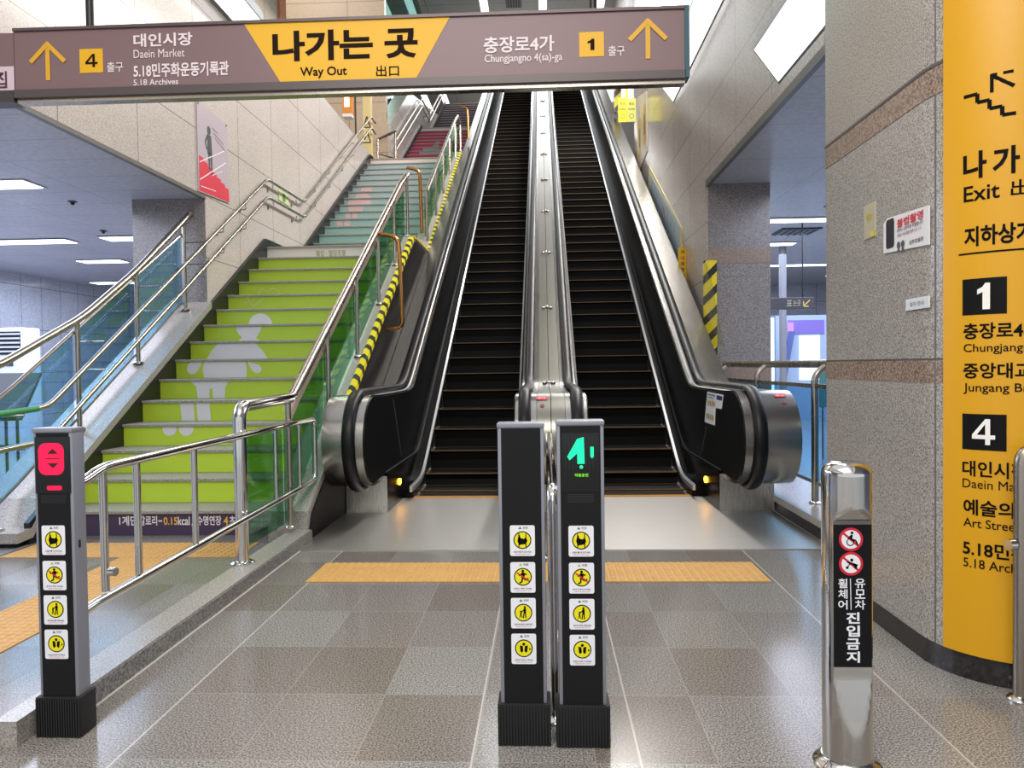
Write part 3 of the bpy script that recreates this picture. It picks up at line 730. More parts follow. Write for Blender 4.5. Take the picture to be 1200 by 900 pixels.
eR, aR, bR = escalator('right escalator with black steps, along the granite wall', XR0, XR1, (0.07, 0.15, 0.245, 30.3, 'l'), (0.125, 0.245, 0.56, 30.3, 'r'), (MID+0.002, 1.985))
def escalator_marks():
    # stop-button stickers and direction marks on the newels
    def newel_fn(u, v):                         # u = x, v = angle in degrees on the drum
        a = math.radians(v); return (u, NC+0.388*math.cos(a), NZ+0.388*math.sin(a))
    for x, par in ((1.89, eR), (-0.02, eL)):
        flat([[(x-0.05, 112), (x+0.04, 112), (x+0.04, 119), (x+0.03, 120), (x-0.04, 120), (x-0.05, 119)]], lambda u, v: newel_fn(u, v), 'stop_sticker', M['red'], par)
        text('정지', (x-0.035, 113.5, 0.06, 4), newel_fn, plain('#f4c4c4', 0.5), par)
        flat([[(x-0.015, 132), (x+0.025, 132), (x+0.005, 127)]] if par is eR else [[(x+0.018*math.cos(2*PI*k/14), 131+2.6*math.sin(2*PI*k/14)) for k in range(14)]], newel_fn, 'stop_button', plain('#8e2630', 0.4), par)
    # notice stuck on the black inner panel of the right escalator
    xs = XR1+0.125-0.008; f = lambda u, v: (xs, u, v)
    st = flat([[(7.13, 1.035), (6.49, 1.028), (6.56, 0.90), (6.79, 0.898), (6.82, 0.735), (7.26, 0.735)]], f, 'notice_sticker', plain('#e6e6e8', 0.5), eR)
    f2 = lambda u, v: (xs-0.002, u, v)
    flat([[(6.74, 1.015), (6.53, 1.012), (6.545, 0.975), (6.75, 0.975)]], f2, 'notice_print', plain('#2e3f6e', 0.5), st)
    pg = []
    for q in (7.08, 7.0, 6.92, 6.84):
        pg.append(disc((q, 0.93), 0.026, 12)); pg.append(disc((q+0.06, 0.80), 0.026, 12))
    flat(pg, f2, 'notice_print', plain('#d9ac2a', 0.5), st)
    f3 = lambda u, v: (xs-0.004, u, v)
    flat([bar((q, 0.96), (q, 0.90), 0.012) for q in (7.08, 7.0, 6.92, 6.84)] + [bar((q+0.06, 0.83), (q+0.06, 0.77), 0.012) for q in (7.08, 7.0, 6.92, 6.84)], f3, 'notice_print', M['ink'], st)
    flat([bar((7.1, 1.01), (6.8, 1.005), 0.014), bar((7.1, 0.985), (6.85, 0.98), 0.01)], f2, 'notice_print', plain('#7c8090', 0.5), st)
    for xq, ya, za, yb, zb, par in ((xs+0.001, 7.18, 0.70, 7.43, 0.40, eR), (XL0-0.118, 7.0, 1.0, 7.35, 0.42, eL)):
        m = MB(); m.tube([(xq, ya, za), (xq, yb, zb)], 0.003, 6); m.build('panel_joint', plain('#5a5c60', 0.3), par)
escalator_marks()
def divider():
    t = thing('divider_deck', 'stainless deck strip with raised studs between the two escalators', 'deck', (MID, 7, 1))
    body = arc(0.385, 90, 270) + [(6.55, 0.30), (6.55, 0)] + [(y, max(0, nose(y)-0.9)) for y in (8.5, 10, 30.3)] + [(y, hr(y)-0.04) for y in reversed(YS)]
    for x0, x1 in ((-0.062, MID-0.003), (MID+0.003, 0.162)):
        m = MB(); m.prism(body, x0, x1, 'x'); m.build('deck_plate', M['divider'], t, smooth=40)
    for i in range(12):
        y = 8.1+1.68*i; z = hr(y)-0.036; sl = SL if y > 8.6 else 0.1
        m = MB()
        for dx in (-0.045, 0.0, 0.045):
            dy = 0.03 if dx == 0 else 0
            c = (MID+dx, y+dy, z+sl*dy-0.004)
            m.lathe([(0.026, 0), (0.026, 0.014), (0.018, 0.022), (0.008, 0.022)], c, 12)
        m.build('anti_slide_stud', M['chrome'], t)
divider()

# ------------------------------------------------------------------ stickers shared by the signal posts
def post_sticker(par, kind, x, z, y, w=0.085, h=0.105):
    fn = lambda d: (lambda u, v: (x+u*w, y-d, z+v*h))
    card = flat([rrect(0, 1, 0, 1, 0.07)], fn(0.0015), 'sticker', plain('#e9e9ee', 0.4), par, world=False)
    k = w/h
    el = lambda c, r, n=26: [(c[0]+r*math.cos(2*PI*i/n), c[1]+r*k*math.sin(2*PI*i/n)) for i in range(n)]
    c = (0.5, 0.52)
    flat([el(c, 0.36)], fn(0.002), 'disc', M['ink'], card, world=False)
    flat([el(c, 0.315)], fn(0.0025), 'disc', plain('#eadf12', 0.45), card, world=False)
    P = []
    if kind == 0:
        P = [bar((0.36, 0.30), (0.36, 0.74), 0.04), bar((0.64, 0.30), (0.64, 0.74), 0.04), [(0.36, 0.36), (0.64, 0.40), (0.7, 0.5), (0.64, 0.62), (0.56, 0.56), (0.46, 0.58), (0.34, 0.64), (0.3, 0.5)], bar((0.38, 0.56), (0.38, 0.68), 0.06)]
    elif kind == 1:
        P = [el((0.5, 0.71), 0.055, 12), bar((0.52, 0.66), (0.5, 0.48), 0.13), bar((0.5, 0.5), (0.62, 0.42), 0.06), bar((0.62, 0.42), (0.72, 0.47), 0.05), bar((0.48, 0.5), (0.46, 0.36), 0.06), bar((0.46, 0.36), (0.36, 0.32), 0.05), bar((0.5, 0.64), (0.34, 0.56), 0.045), bar((0.52, 0.62), (0.66, 0.6), 0.045)]
    elif kind == 2:
        P = [el((0.56, 0.70), 0.045, 12), bar((0.56, 0.66), (0.56, 0.5), 0.1), bar((0.58, 0.52), (0.6, 0.34), 0.045), bar((0.53, 0.52), (0.5, 0.34), 0.045), bar((0.54, 0.62), (0.42, 0.54), 0.035), el((0.4, 0.56), 0.035, 10), bar((0.4, 0.53), (0.4, 0.42), 0.06), bar((0.38, 0.42), (0.36, 0.36), 0.03), bar((0.42, 0.42), (0.46, 0.36), 0.03)]
    else:
        P = [el((0.5, 0.66), 0.06, 12), [(0.34, 0.62), (0.46, 0.60), (0.48, 0.44), (0.42, 0.38), (0.36, 0.42)], [(0.66, 0.62), (0.54, 0.60), (0.52, 0.44), (0.58, 0.38), (0.64, 0.42)], [(0.72, 0.54), (0.80, 0.50), (0.72, 0.46)]]
    flat(P, fn(0.003), 'pictogram', M['ink'], card, world=False)
    if kind == 1: flat([bar((0.26, 0.66), (0.76, 0.38), 0.05)], fn(0.0034), 'slash', M['red'], card, world=False)
    flat([[(0.34, 0.88), (0.48, 0.88), (0.41, 0.965)]], fn(0.002), 'mark', plain('#2f7d4e' if kind != 1 else '#b9b02a', 0.5), card, world=False)
    text('안전' if kind != 1 else '위험', (0.52, 0.885, 0.2, 0.07), fn(0.002), M['ink'], card, world=False)
    tx = ('손잡이를 꼭 잡으세요', '걷거나 뛰지 마세요', '보호자와 함께 이용하세요', '안전선 안에 서 주세요')[kind]
    text(tx, (0.14, 0.105, 0.72, 0.06), fn(0.002), M['ink'], card, world=False)
    text('안전수칙 준수 안내', (0.2, 0.045, 0.6, 0.035), fn(0.002), plain('#c0506a', 0.5), card, world=False)
def signal_post(label, loc, w, d, hgt, led, sx):
    t = thing('signal_post', label, 'signal post', loc)
    def B(name, mat, x0, x1, y0, y1, z0, z1, bev=0, par=t):
        m = MB(); m.box(x0, x1, y0, y1, z0, z1); return m.build(name, mat, par, smooth=30 if bev else 0, bevel=bev, world=False)
    a = w/2
    B('housing', M['alu'], -a, a, 0, d, 0.10, hgt, 0.006)
    fc = B('face_panel', M['satin_black'], -a+0.012, a-0.012, -0.003, 0.01, 0.12, hgt-0.014)
    B('top_cap', M['alu'], -a-0.002, a+0.002, -0.004, d+0.002, hgt-0.012, hgt+0.003, 0.003)
    bt = B('rubber_boot', plain('#0e0e0f', 0.6), -a-0.012, a+0.012, -0.012, d+0.012, 0, 0.145, 0.006)
    m = MB()
    for i in range(18): xx = -a-0.006+(w+0.012)*i/17; m.box(xx-0.0022, xx+0.0022, -0.016, -0.010, 0.004, 0.14)
    m.build('boot_rib', plain('#1b1b1c', 0.6), bt, smooth=0, world=False)
    for k, z in enumerate((0.653, 0.527, 0.404, 0.281)): post_sticker(t, k, sx, z, -0.0035)
    if led:
        sc = B('display_window', plain('#050506', 0.12), -0.063, 0.063, -0.0045, 0, 0.872, 1.072)
        f = lambda dd: (lambda u, v: (u, -0.0048-dd, v))
        if led == 'green':
            flat([[(-0.044, 0.992), (-0.010, 1.052), (0.012, 1.058), (0.014, 0.968), (-0.010, 0.968), (-0.010, 1.004), (-0.036, 0.98)], [(0.034, 0.992), (0.040, 0.986), (0.045, 0.992), (0.045, 1.025), (0.034, 1.025)], disc((0.003, 0.957), 0.006, 10)], f(0), 'lit_digit', M['led_green'], sc, world=False)
            text('자동운전', (-0.02, 0.924, 0.046, 0.011), f(0), M['led_text'], sc, 0.02, 'lit_text', world=False)
            flat([[(-0.05+0.0115*i, 0.948), (-0.0485+0.0115*i, 0.948), (-0.0485+0.0115*i, 1.062), (-0.05+0.0115*i, 1.062)] for i in range(9)], f(-0.0002), 'dot_grid', plain('#0f2a24', 0.3), sc, world=False)
        else:
            flat([rrect(-0.05, 0.042, 0.938, 1.05, 0.026)], f(0), 'lit_symbol', M['led_red'], sc, world=False)
            flat([[(-0.02, 1.012), (0.024, 1.012), (0.002, 1.032)], [(-0.02, 0.98), (0.024, 0.98), (0.002, 0.96)], [(-0.026, 0.994), (0.03, 0.994), (0.03, 0.9985), (-0.026, 0.9985)]], f(0.0005), 'dark_arrow', plain('#3a0612', 0.4), sc, world=False)
            flat([rrect(-0.022, 0.032, 0.884, 0.899, 0.006)], f(0), 'lit_bar', M['led_red'], sc, world=False)
        m = MB()
        for q in range(5): m.box(-0.045, 0.045, -0.0042, -0.003, 0.838+q*0.006, 0.840+q*0.006)
        m.build('speaker_slot', plain('#2c2c2f', 0.5), fc, smooth=0, world=False)
    m = MB(); m.box(a-0.001, a+0.001, 0.02, 0.032, 0.672, 0.70); m.build('lock_slot', M['black'], t, smooth=0, world=False)
    return t
signal_post('black signal post with the red lit display, on the kerb end by the stairs', (-1.742, 2.55, 0), 0.142, 0.07, 1.10, 'red', -0.046)
signal_post('black signal post with no display, left one of the middle pair', (-0.083, 2.52, 0), 0.158, 0.085, 1.103, None, -0.041)
signal_post('black signal post with the green lit arrow, right one of the middle pair', (0.118, 2.51, 0), 0.16, 0.085, 1.11, 'green', -0.043)

# ------------------------------------------------------------------ bollard
def bollard():
    bx, by = 0.963, 2.415
    t = thing('bollard', 'chrome bollard with a black no-wheelchair sign plate, front right', 'bollard', (bx, by, 0))
    R = 0.0755; zs = [0.02+0.01*i for i in range(93)] + [0.945, 0.955, 0.965, 0.972, 0.977, 0.980]
    def cut(z):                                 # distance of the flat front face from the axis
        if z < 0.12: return R
        if z < 0.275: return R-(z-0.12)/0.155*0.026
        if z < 0.30: return 0.0495-(z-0.275)/0.025*0.004
        if z < 0.80: return 0.0455
        if z < 0.84: return 0.0455+(z-0.80)/0.04*(R-0.0455)
        return R
    rings = []; n = 48
    for z in zs:
        q = 0 if z < 0.945 else (z-0.945)/0.035; r = R*math.sqrt(max(0.0, 1-(q*0.8)**2)) if q else R
        rings.append([(r*math.cos(2*PI*k/n), max(r*math.sin(2*PI*k/n), -cut(z)), z) for k in range(n)])
    vs = [p for g in rings for p in g]; fs = [(i*n+k, i*n+(k+1) % n, (i+1)*n+(k+1) % n, (i+1)*n+k) for i in range(len(zs)-1) for k in range(n)]
    fs.append(tuple((len(zs)-1)*n+k for k in range(n))); fs.append(tuple(range(n-1, -1, -1)))
    m = MB(); m.add(vs, fs); m.build('body', M['chrome'], t, smooth=28, world=False)
    m = MB(); m.lathe([(0.105, 0), (0.105, 0.006), (0.095, 0.016), (0.083, 0.024), (0.079, 0.03)], (0, 0, 0), 32); m.build('base_flange', M['chrome'], t, world=False)
    m = MB(); m.box(-0.0585, 0.0585, -0.0485, -0.044, 0.335, 0.788); pl = m.build('sign_plate', plain('#111013', 0.5, 0, 0.2), t, smooth=0, world=False)
    m = MB(); m.box(-0.0585, 0.0585, -0.0487, -0.044, 0.788, 0.80); m.build('plate_edge', plain('#6e6a68', 0.4, 0.4), t, smooth=0, world=False)
    f = lambda d: (lambda u, v: (u, -0.0488-d, v))
    w = plain('#ececf0', 0.5)
    for cz, kind in ((0.741, 0), (0.664, 1)):
        c = (-0.006, cz)
        flat([disc(c, 0.0375)], f(0), 'prohibition_disc', M['red'], pl, world=False)
        flat([disc(c, 0.0295)], f(0.0004), 'prohibition_disc', w, pl, world=False)
        flat([bar((c[0]-0.026, cz+0.022), (c[0]+0.024, cz-0.022), 0.007)], f(0.0006), 'slash', M['red'], pl, world=False)
        if kind == 0:
            G = ring((c[0]-0.002, cz-0.008), 0.0095, 0.0125, 20)+[disc((c[0]+0.003, cz+0.021), 0.0045, 12), bar((c[0]+0.002, cz+0.015), (c[0], cz), 0.007), bar((c[0], cz), (c[0]+0.014, cz-0.003), 0.006), bar((c[0]+0.014, cz-0.003), (c[0]+0.021, cz-0.018), 0.005), bar((c[0], cz+0.012), (c[0]-0.01, cz+0.004), 0.004)]
        else:
            G = [disc((c[0]+0.002, cz+0.012), 0.005, 12), bar((c[0]-0.012, cz+0.006), (c[0]+0.016, cz-0.004), 0.006), bar((c[0]-0.002, cz+0.004), (c[0]-0.01, cz-0.01), 0.003), disc((c[0]-0.012, cz-0.012), 0.0045, 12), disc((c[0]+0.014, cz-0.012), 0.0045, 12), [(c[0]+0.004, cz), (c[0]+0.022, cz-0.002), (c[0]+0.018, cz-0.01), (c[0]+0.008, cz-0.008)]]
        flat(G, f(0.001), 'pictogram', M['ink'], pl, world=False)
    for ch, z in (('휠', 0.587), ('체', 0.553), ('어', 0.519)): text(ch, (-0.046, z, 0.029, 0.030), f(0), w, pl, 0.015, world=False)
    for ch, z in (('유', 0.587), ('모', 0.553), ('차', 0.519)): text(ch, (0.006, z, 0.032, 0.030), f(0), w, pl, 0.015, world=False)
    for i, ch in enumerate('진입금지'): text(ch, (-0.021, 0.474-i*0.0415, 0.042, 0.036), f(0), w, pl, 0.03, world=False)
    flat([bar((-0.008, 0.617), (-0.006, 0.518), 0.0025)], f(0), 'divider_line', w, pl, world=False)
bollard()

# ------------------------------------------------------------------ hanging sign
def hanging_sign():
    Y = 4.2
    t = thing('hanging_sign', 'long mauve and yellow way-out sign hanging across the hall', 'sign', (-1.1, Y, 2.87))
    m = MB(); m.box(-3.03, 0.80, Y, Y+0.08, 2.93, 3.27); m.build('sign_box', plain('#7f6566', 0.42), t, smooth=0)
    m = MB(); m.box(-3.032, 0.803, Y-0.012, Y+0.092, 2.885, 2.93); m.build('bottom_rail', plain('#58504f', 0.4, 0.3), t, smooth=0)
    m = MB(); m.box(-3.03, 0.803, Y+0.01, Y+0.07, 2.862, 2.885); m.build('bottom_edge', M['rail'], t, smooth=0)
    m = MB(); m.box(-3.032, 0.803, Y-0.012, Y+0.092, 3.265, 3.282); m.build('top_rail', plain('#5d4f50', 0.4, 0.3), t, smooth=0)
    m = MB(); m.box(0.80, 0.826, Y-0.012, Y+0.092, 2.89, 3.282); m.build('end_cap', plain('#2c5560', 0.4), t, smooth=0)
    for x in (-2.605, 0.3):
        m = MB(); m.tube([(x, Y+0.045, 3.28), (x, Y+0.045, 6.2)], 0.022, 12); m.build('hanger_rod', M['black'], t)
    f = lambda d: front(Y-0.002-d)
    w, y_, k = plain('#e9d9dc', 0.5), M['sign_yellow'], plain('#241610', 0.7, 0, 0.1)
    flat([[(-1.68, 3.265), (-0.505, 3.265), (-0.700, 2.93), (-1.476, 2.93)]], f(0), 'yellow_field', y_, t)
    for x0, bz in ((-2.644, 3.018), (0.218, 3.02)): flat([[(x0, bz), (x0+0.137, bz), (x0+0.137, bz+0.136), (x0, bz+0.136)]], f(0), 'number_field', y_, t)
    g = f(0.002)
    four((-2.610, 3.05, 0.072, 0.074), g, k, t); one((0.264, 3.056, 0.038, 0.062), g, k, t)
    text('출구', (-2.483, 3.018, 0.095, 0.056), g, w, t); text('출구', (0.379, 3.019, 0.09, 0.056), g, w, t)
    text('대인시장', (-2.324, 3.154, 0.345, 0.075), g, w, t, 0.025); text('Daein Market', (-2.325, 3.092, 0.298, 0.047), g, w, t, 0.0)
    text('5.18민주화운동기록관', (-2.328, 2.980, 0.555, 0.080), g, w, t, 0.025); text('5.18 Archives', (-2.33, 2.937, 0.262, 0.034), g, w, t, 0.01)
    text('나가는 곳', (-1.518, 3.045, 0.83, 0.172), g, k, t, 0.035); text('Way Out', (-1.362, 2.945, 0.268, 0.066), g, k, t, 0.018); text('出口', (-0.927, 2.945, 0.13, 0.062), g, k, t, 0.012)
    text('충장로4가', (-0.316, 3.056, 0.395, 0.09), g, w, t, 0.022); text('Chungjangno 4(sa)-ga', (-0.312, 2.992, 0.435, 0.056), g, w, t, 0.008)
    for cx, z0 in ((-2.832, 2.982), (0.598, 2.998)):
        m = MB()
        for a, b in (((cx, z0), (cx, z0+0.205)), ((cx-0.102, z0+0.105), (cx+0.006, z0+0.213)), ((cx+0.102, z0+0.105), (cx-0.006, z0+0.213))):
            dq = len(m.f)*0.0012; m.add([(g(*q)[0], g(*q)[1]-dq, g(*q)[2]) for q in bar(a, b, 0.026)], [(0, 1, 2, 3)])
        m.build('arrow', plain('#e0a72b', 0.5), t, smooth=0, fix=False)
    t2 = thing('hanging_sign', 'neighbouring mauve hanging sign at the left edge with a pink board', 'sign', (-3.4, Y, 2.87))
    m = MB(); m.box(-4.6+0.7, -3.036, Y+0.003, Y+0.08, 2.93, 3.262); m.build('sign_box', plain('#7f6566', 0.42), t2, smooth=0)
    m = MB(); m.box(-3.9, -3.036, Y-0.01, Y+0.092, 2.862, 2.93); m.build('bottom_rail', plain('#4a4444', 0.4, 0.3), t2, smooth=0)
    m = MB(); m.tube([(-3.4, Y+0.045, 3.26), (-3.4, Y+0.045, 6.2)], 0.022, 12); m.build('hanger_rod', M['black'], t2)
    flat([[(-3.86, 2.925), (-3.026-0.01, 2.925), (-3.036, 3.07), (-3.86, 3.07)]], f(-0.002), 'pink_board', plain('#dcc3cb', 0.5), t2)
    text('모집', (-3.235, 2.945, 0.157, 0.098), f(0), plain('#4c3444', 0.5), t2, 0.02)
hanging_sign()

# ------------------------------------------------------------------ yellow exit panel on the column
def exit_panel():
    x0, y0 = col_pt(0.15)
    t = thing('exit_panel', 'tall yellow exit directory panel wrapped around the right column', 'sign', (x0, y0, 0.1))
    S0, S1 = 0.146, 1.25
    ss = [S0+(S1-S0)*k/34 for k in range(35)]
    m = MB(); m.prism([col_pt(s, 0.014) for s in ss]+[col_pt(s, 0.003) for s in reversed(ss)], 0.105, 3.4, 'z'); m.build('panel', plain('#d79d10', 0.38), t, smooth=30)
    g = lambda s, z: (*col_pt(s, 0.0155), z)
    def band(a, b, z0, z1, mat, name='panel_print'):
        m = MB(); n = max(1, int((b-a)/0.03)); 
        for i in range(n):
            u0, u1 = a+(b-a)*i/n, a+(b-a)*(i+1)/n; m.add([g(u0, z0), g(u1, z0), g(u1, z1), g(u0, z1)], [(0, 1, 2, 3)])
        return m.build(name, mat, t, smooth=0, fix=False)
    k = M['ink']
    zig = [(0.228, 2.352), (0.275, 2.352), (0.275, 2.318), (0.315, 2.318), (0.315, 2.284), (0.355, 2.284), (0.355, 2.25), (0.398, 2.25)]
    flat([bar(a, b, 0.014) for a, b in zip(zig, zig[1:])]+[bar((0.318, 2.412), (0.39, 2.412), 0.012), bar((0.322, 2.415), (0.322, 2.345), 0.012), bar((0.322, 2.41), (0.392, 2.355), 0.014)], g, 'stair_arrow', k, t)
    for s, a, b in (('나', 0.226, 0.080), ('가', 0.325, 0.085), ('는', 0.425, 0.085), ('곳', 0.55, 0.085)): text(s, (a, 2.02, b, 0.108), g, k, t, 0.03)
    text('Exit', (0.228, 1.932, 0.120, 0.062), g, k, t, 0.012); text('出口', (0.382, 1.932, 0.13, 0.062), g, k, t, 0.012)
    text('지하상가', (0.23, 1.752, 0.225, 0.080), g, k, t, 0.03)
    band(0.21, 0.95, 1.722, 1.729, k)
    for z, d, bx in ((1.48, '1', (0.276, 1.500, 0.042, 0.104)), (0.94, '4', (0.259, 0.962, 0.076, 0.103))):
        band(0.224, 0.371, z, z+0.144, plain('#0f0e0f', 0.6, 0, 0.15), 'number_field')
        (one if d == '1' else four)(bx, lambda s, q: (*col_pt(s, 0.018), q), plain('#f1eee6', 0.5), t)
    text('충장로4가', (0.227, 1.383, 0.25, 0.064), g, k, t, 0.022); text('Chungjangno 4(sa)-ga', (0.228, 1.322, 0.40, 0.043), g, k, t, 0.006)
    text('중앙대교', (0.227, 1.226, 0.222, 0.062), g, k, t, 0.022); text('Jungang Bridge', (0.228, 1.163, 0.29, 0.044), g, k, t, 0.006)
    text('대인시장', (0.224, 0.832, 0.215, 0.064), g, k, t, 0.022); text('Daein Market', (0.225, 0.785, 0.25, 0.036), g, k, t, 0.0)
    text('예술의거리', (0.228, 0.676, 0.285, 0.064), g, k, t, 0.022); text('Art Street', (0.228, 0.627, 0.185, 0.036), g, k, t, 0.006)
    text('5.18민주화운동기록관', (0.226, 0.510, 0.55, 0.064), g, k, t, 0.022); text('5.18 Archives', (0.228, 0.463, 0.245, 0.037), g, k, t, 0.006)
exit_panel()
def column_stickers():
    X = CXc-CR-0.004
    f = lambda d: (lambda u, v: (X-d, u, v))
    t = thing('warning_sticker', 'white sticker with a black phone picture on the column', 'sticker', (X, 3.43, 1.79))
    m = MB(); m.prism([(3.641, 1.815), (3.641, 1.955), (3.60, 1.975), (3.222, 1.955), (3.222, 1.79)], X-0.002, X+0.004, 'x'); m.build('card', plain('#e8e6e6', 0.5), t, smooth=0)
    flat([rrect(3.53, 3.61, 1.83, 1.965, 0.015)], f(0.004), 'phone_print', plain('#232327', 0.5), t)
    flat([ring((3.57, 1.945), 0.008, 0.011, 16)[i] for i in range(16)], f(0.006), 'lens_print', plain('#8e2a3a', 0.5), t)
    ff = lambda u, v: (X-0.005, 3.50-u, v)
    text('불법촬영', (0, 1.908, 0.235, 0.04), ff, M['red'], t, 0.02); text('하거나 유포하면 처벌됩니다', (0, 1.888, 0.235, 0.016), ff, M['ink'], t); text('카메라 이용 촬영 범죄 신고 112', (0, 1.866, 0.22, 0.015), ff, plain('#a04858', 0.5), t)
    text('광주경찰청', (0.115, 1.815, 0.12, 0.018), ff, M['ink'], t, 0.01)
    flat([disc((3.485, 1.83), 0.016, 14), disc((3.445, 1.83), 0.016, 14), bar((3.485, 1.815), (3.485, 1.798), 0.018), bar((3.445, 1.815), (3.445, 1.798), 0.018)], f(0.005), 'figure_print', plain('#55555a', 0.5), t)
    t = thing('wifi_sticker', 'faded yellow wireless sticker at the far edge of the column', 'sticker', (X, 3.8, 1.91))
    m = MB(); m.box(X-0.002, X+0.004, 3.733, 3.857, 1.915, 2.085); m.build('card', plain('#b9b196', 0.5), t, smooth=0)
    arcs = []
    for r in (0.018, 0.032, 0.046):
        for k in range(8):
            a0, a1 = math.radians(45+90*k/8), math.radians(45+90*(k+1)/8)
            arcs.append([(3.795+r*math.cos(a0), 1.985+r*math.sin(a0)), (3.795+r*math.cos(a1), 1.985+r*math.sin(a1)), (3.795+(r+0.007)*math.cos(a1), 1.985+(r+0.007)*math.sin(a1)), (3.795+(r+0.007)*math.cos(a0), 1.985+(r+0.007)*math.sin(a0))])
    flat(arcs, f(0.004), 'wave_print', plain('#c8b83a', 0.5), t)
    flat([[(3.735, 1.917), (3.775, 1.917), (3.775, 1.945), (3.735, 1.945)]], f(0.004), 'corner_print', plain('#d5cf30', 0.5), t)
    t = thing('metal_label', 'small bright metal plate stuck low on the column', 'plate', (X, 3.3, 1.52))
    m = MB(); m.box(X-0.003, X+0.004, 3.222, 3.42, 1.525, 1.575); m.build('plate', plain('#e2e5e6', 0.35, 0.0), t, smooth=0)
    text('점자 안내', (0.12, 1.54, 0.12, 0.02), ff, plain('#8d9296', 0.5), t)
column_stickers()

# ------------------------------------------------------------------ tactile paving
def tactile(x0, x1, y0, y1, label, step=0.05, rot=False):
    t = MB(); t.box(x0, x1, y0, y1, 0.0005, 0.005)
    nx, ny = max(1, round((x1-x0)/step)), max(1, round((y1-y0)/step))
    for i in range(nx):
        for j in range(ny):
            cx, cy = x0+(i+0.5)*(x1-x0)/nx, y0+(j+0.5)*(y1-y0)/ny; a, b = 0.017, 0.009
            t.add([(cx-a, cy-a, 0.005), (cx+a, cy-a, 0.005), (cx+a, cy+a, 0.005), (cx-a, cy+a, 0.005), (cx-b, cy-b, 0.011), (cx+b, cy-b, 0.011), (cx+b, cy+b, 0.011), (cx-b, cy+b, 0.011)], [(4, 5, 6, 7), (0, 1, 5, 4), (1, 2, 6, 5), (2, 3, 7, 6), (3, 0, 4, 7)])
    tag(t.build('tactile_strip', M['tactile'], smooth=0), label, 'tactile paving')
tactile(-1.47, 1.33, 4.435, 4.865, 'yellow tactile paving strip across the floor before the escalators')
tactile(-3.85, -2.15, 5.03, 5.45, 'yellow tactile paving strip along the foot of the stairs')
tactile(-2.97, -2.54, 2.2, 5.02, 'yellow tactile paving path leading toward the stairs at the left')

# ------------------------------------------------------------------ lamps
def ceiling_lamp(x0, x1, y0, y1, z, label, group=None, mat='cool_lamp'):
    t = thing('ceiling_light', label, 'ceiling light', ((x0+x1)/2, (y0+y1)/2, z), 0, group)
    m = MB(); m.box(x0-0.03, x1+0.03, y0-0.03, y1+0.03, z-0.018, z-0.012); m.build('frame', plain('#c9cbd0', 0.4), t, smooth=0)
    m = MB(); m.box(x0, x1, y0, y1, z-0.024, z-0.0175); m.build('diffuser', M[mat], t, smooth=0)
for x0, x1, y, lb in ((-7.4, -5.43, 7.75, 'bright ceiling strip light in the left hall, nearest one, partly above the railing'),
                      (-9.3, -7.24, 11.15, 'left hall ceiling strip light in the second row, left of the pair'), (-6.63, -5.2, 11.05, 'left hall ceiling strip light in the second row, nearest the pier'),
                      (-8.43, -7.64, 13.28, 'short left hall ceiling strip light behind the top of the sloping rail'), (-10.2, -9.27, 16.5, 'farthest ceiling strip light of the left hall')):
    ceiling_lamp(x0, x1, y-0.16, y+0.16, 3.33, lb, 'strip lights of the left hall')
for x0, x1, y, lb in ((3.3, 4.96, 12.2, 'nearest ceiling strip light in the right hall, above the dark vent'), (3.6, 4.84, 14.6, 'right hall ceiling strip light just below the vent, beside the pier'), (5.62, 6.6, 14.5, 'right hall ceiling strip light just below the vent, beside the column'),
                      (5.0, 6.83, 17.8, 'right hall ceiling strip light in the third row'), (7.5, 8.8, 20.0, 'farthest right hall ceiling strip light')):
    ceiling_lamp(x0, x1, y-0.14, y+0.14, 3.6, lb, 'strip lights of the right hall')
for x, lb in ((-7.6, 'far left strip light on the high ceiling'), (-6.0, 'second strip light from the left on the high ceiling'), (-5.0, 'third strip light from the left on the high ceiling'), (-2.15, 'strip light on the high ceiling left of the vent'),
              (0.12, 'strip light on the high ceiling right of the vent'), (2.35, 'second strip light from the right on the high ceiling'), (3.45, 'far right strip light on the high ceiling')):
    ceiling_lamp(x-0.15, x+0.15, 22.5, 42, 15.3, lb, 'strip lights of the high ceiling', 'white_lamp')
def wedge_lamp(y0, y1, z, label, X=2.1):
    t = thing('wall_light', label, 'wall light', (X, (y0+y1)/2, z))
    m = MB(); m.prism([(X-0.001, z-0.05), (X-0.22, z+0.25), (X-0.22, z+0.30), (X-0.001, z+0.36)], y0, y1, 'y'); m.build('housing', plain('#7f8084', 0.4, 0.3), t, smooth=0)
    m = MB(); m.prism([(X-0.019, z-0.035), (X-0.224, z+0.245), (X-0.214, z+0.252), (X-0.008, z-0.028)], y0+0.03, y1-0.03, 'y'); m.build('diffuser', M['white_lamp'], t, smooth=0)
wedge_lamp(3.0, 6.7, 3.80, 'big slanted wall light on the right wall above the opening')
wedge_lamp(8.3, 11.95, 5.48, 'second slanted wall light higher up the right wall, beside the sign end')
def left_lamp():
    t = thing('wall_light', 'long bright wall light high on the left wall above the hanging sign', 'wall light', (-3.75, 7, 5.72))
    m = MB(); m.box(-3.949, -3.52, 5.2, 9.42, 5.735, 5.85); m.build('housing', plain('#7f8084', 0.4, 0.3), t, smooth=0)
    m = MB(); m.box(-3.88, -3.54, 5.25, 9.38, 5.722, 5.736); m.build('diffuser', M['white_lamp'], t, smooth=0)
left_lamp()
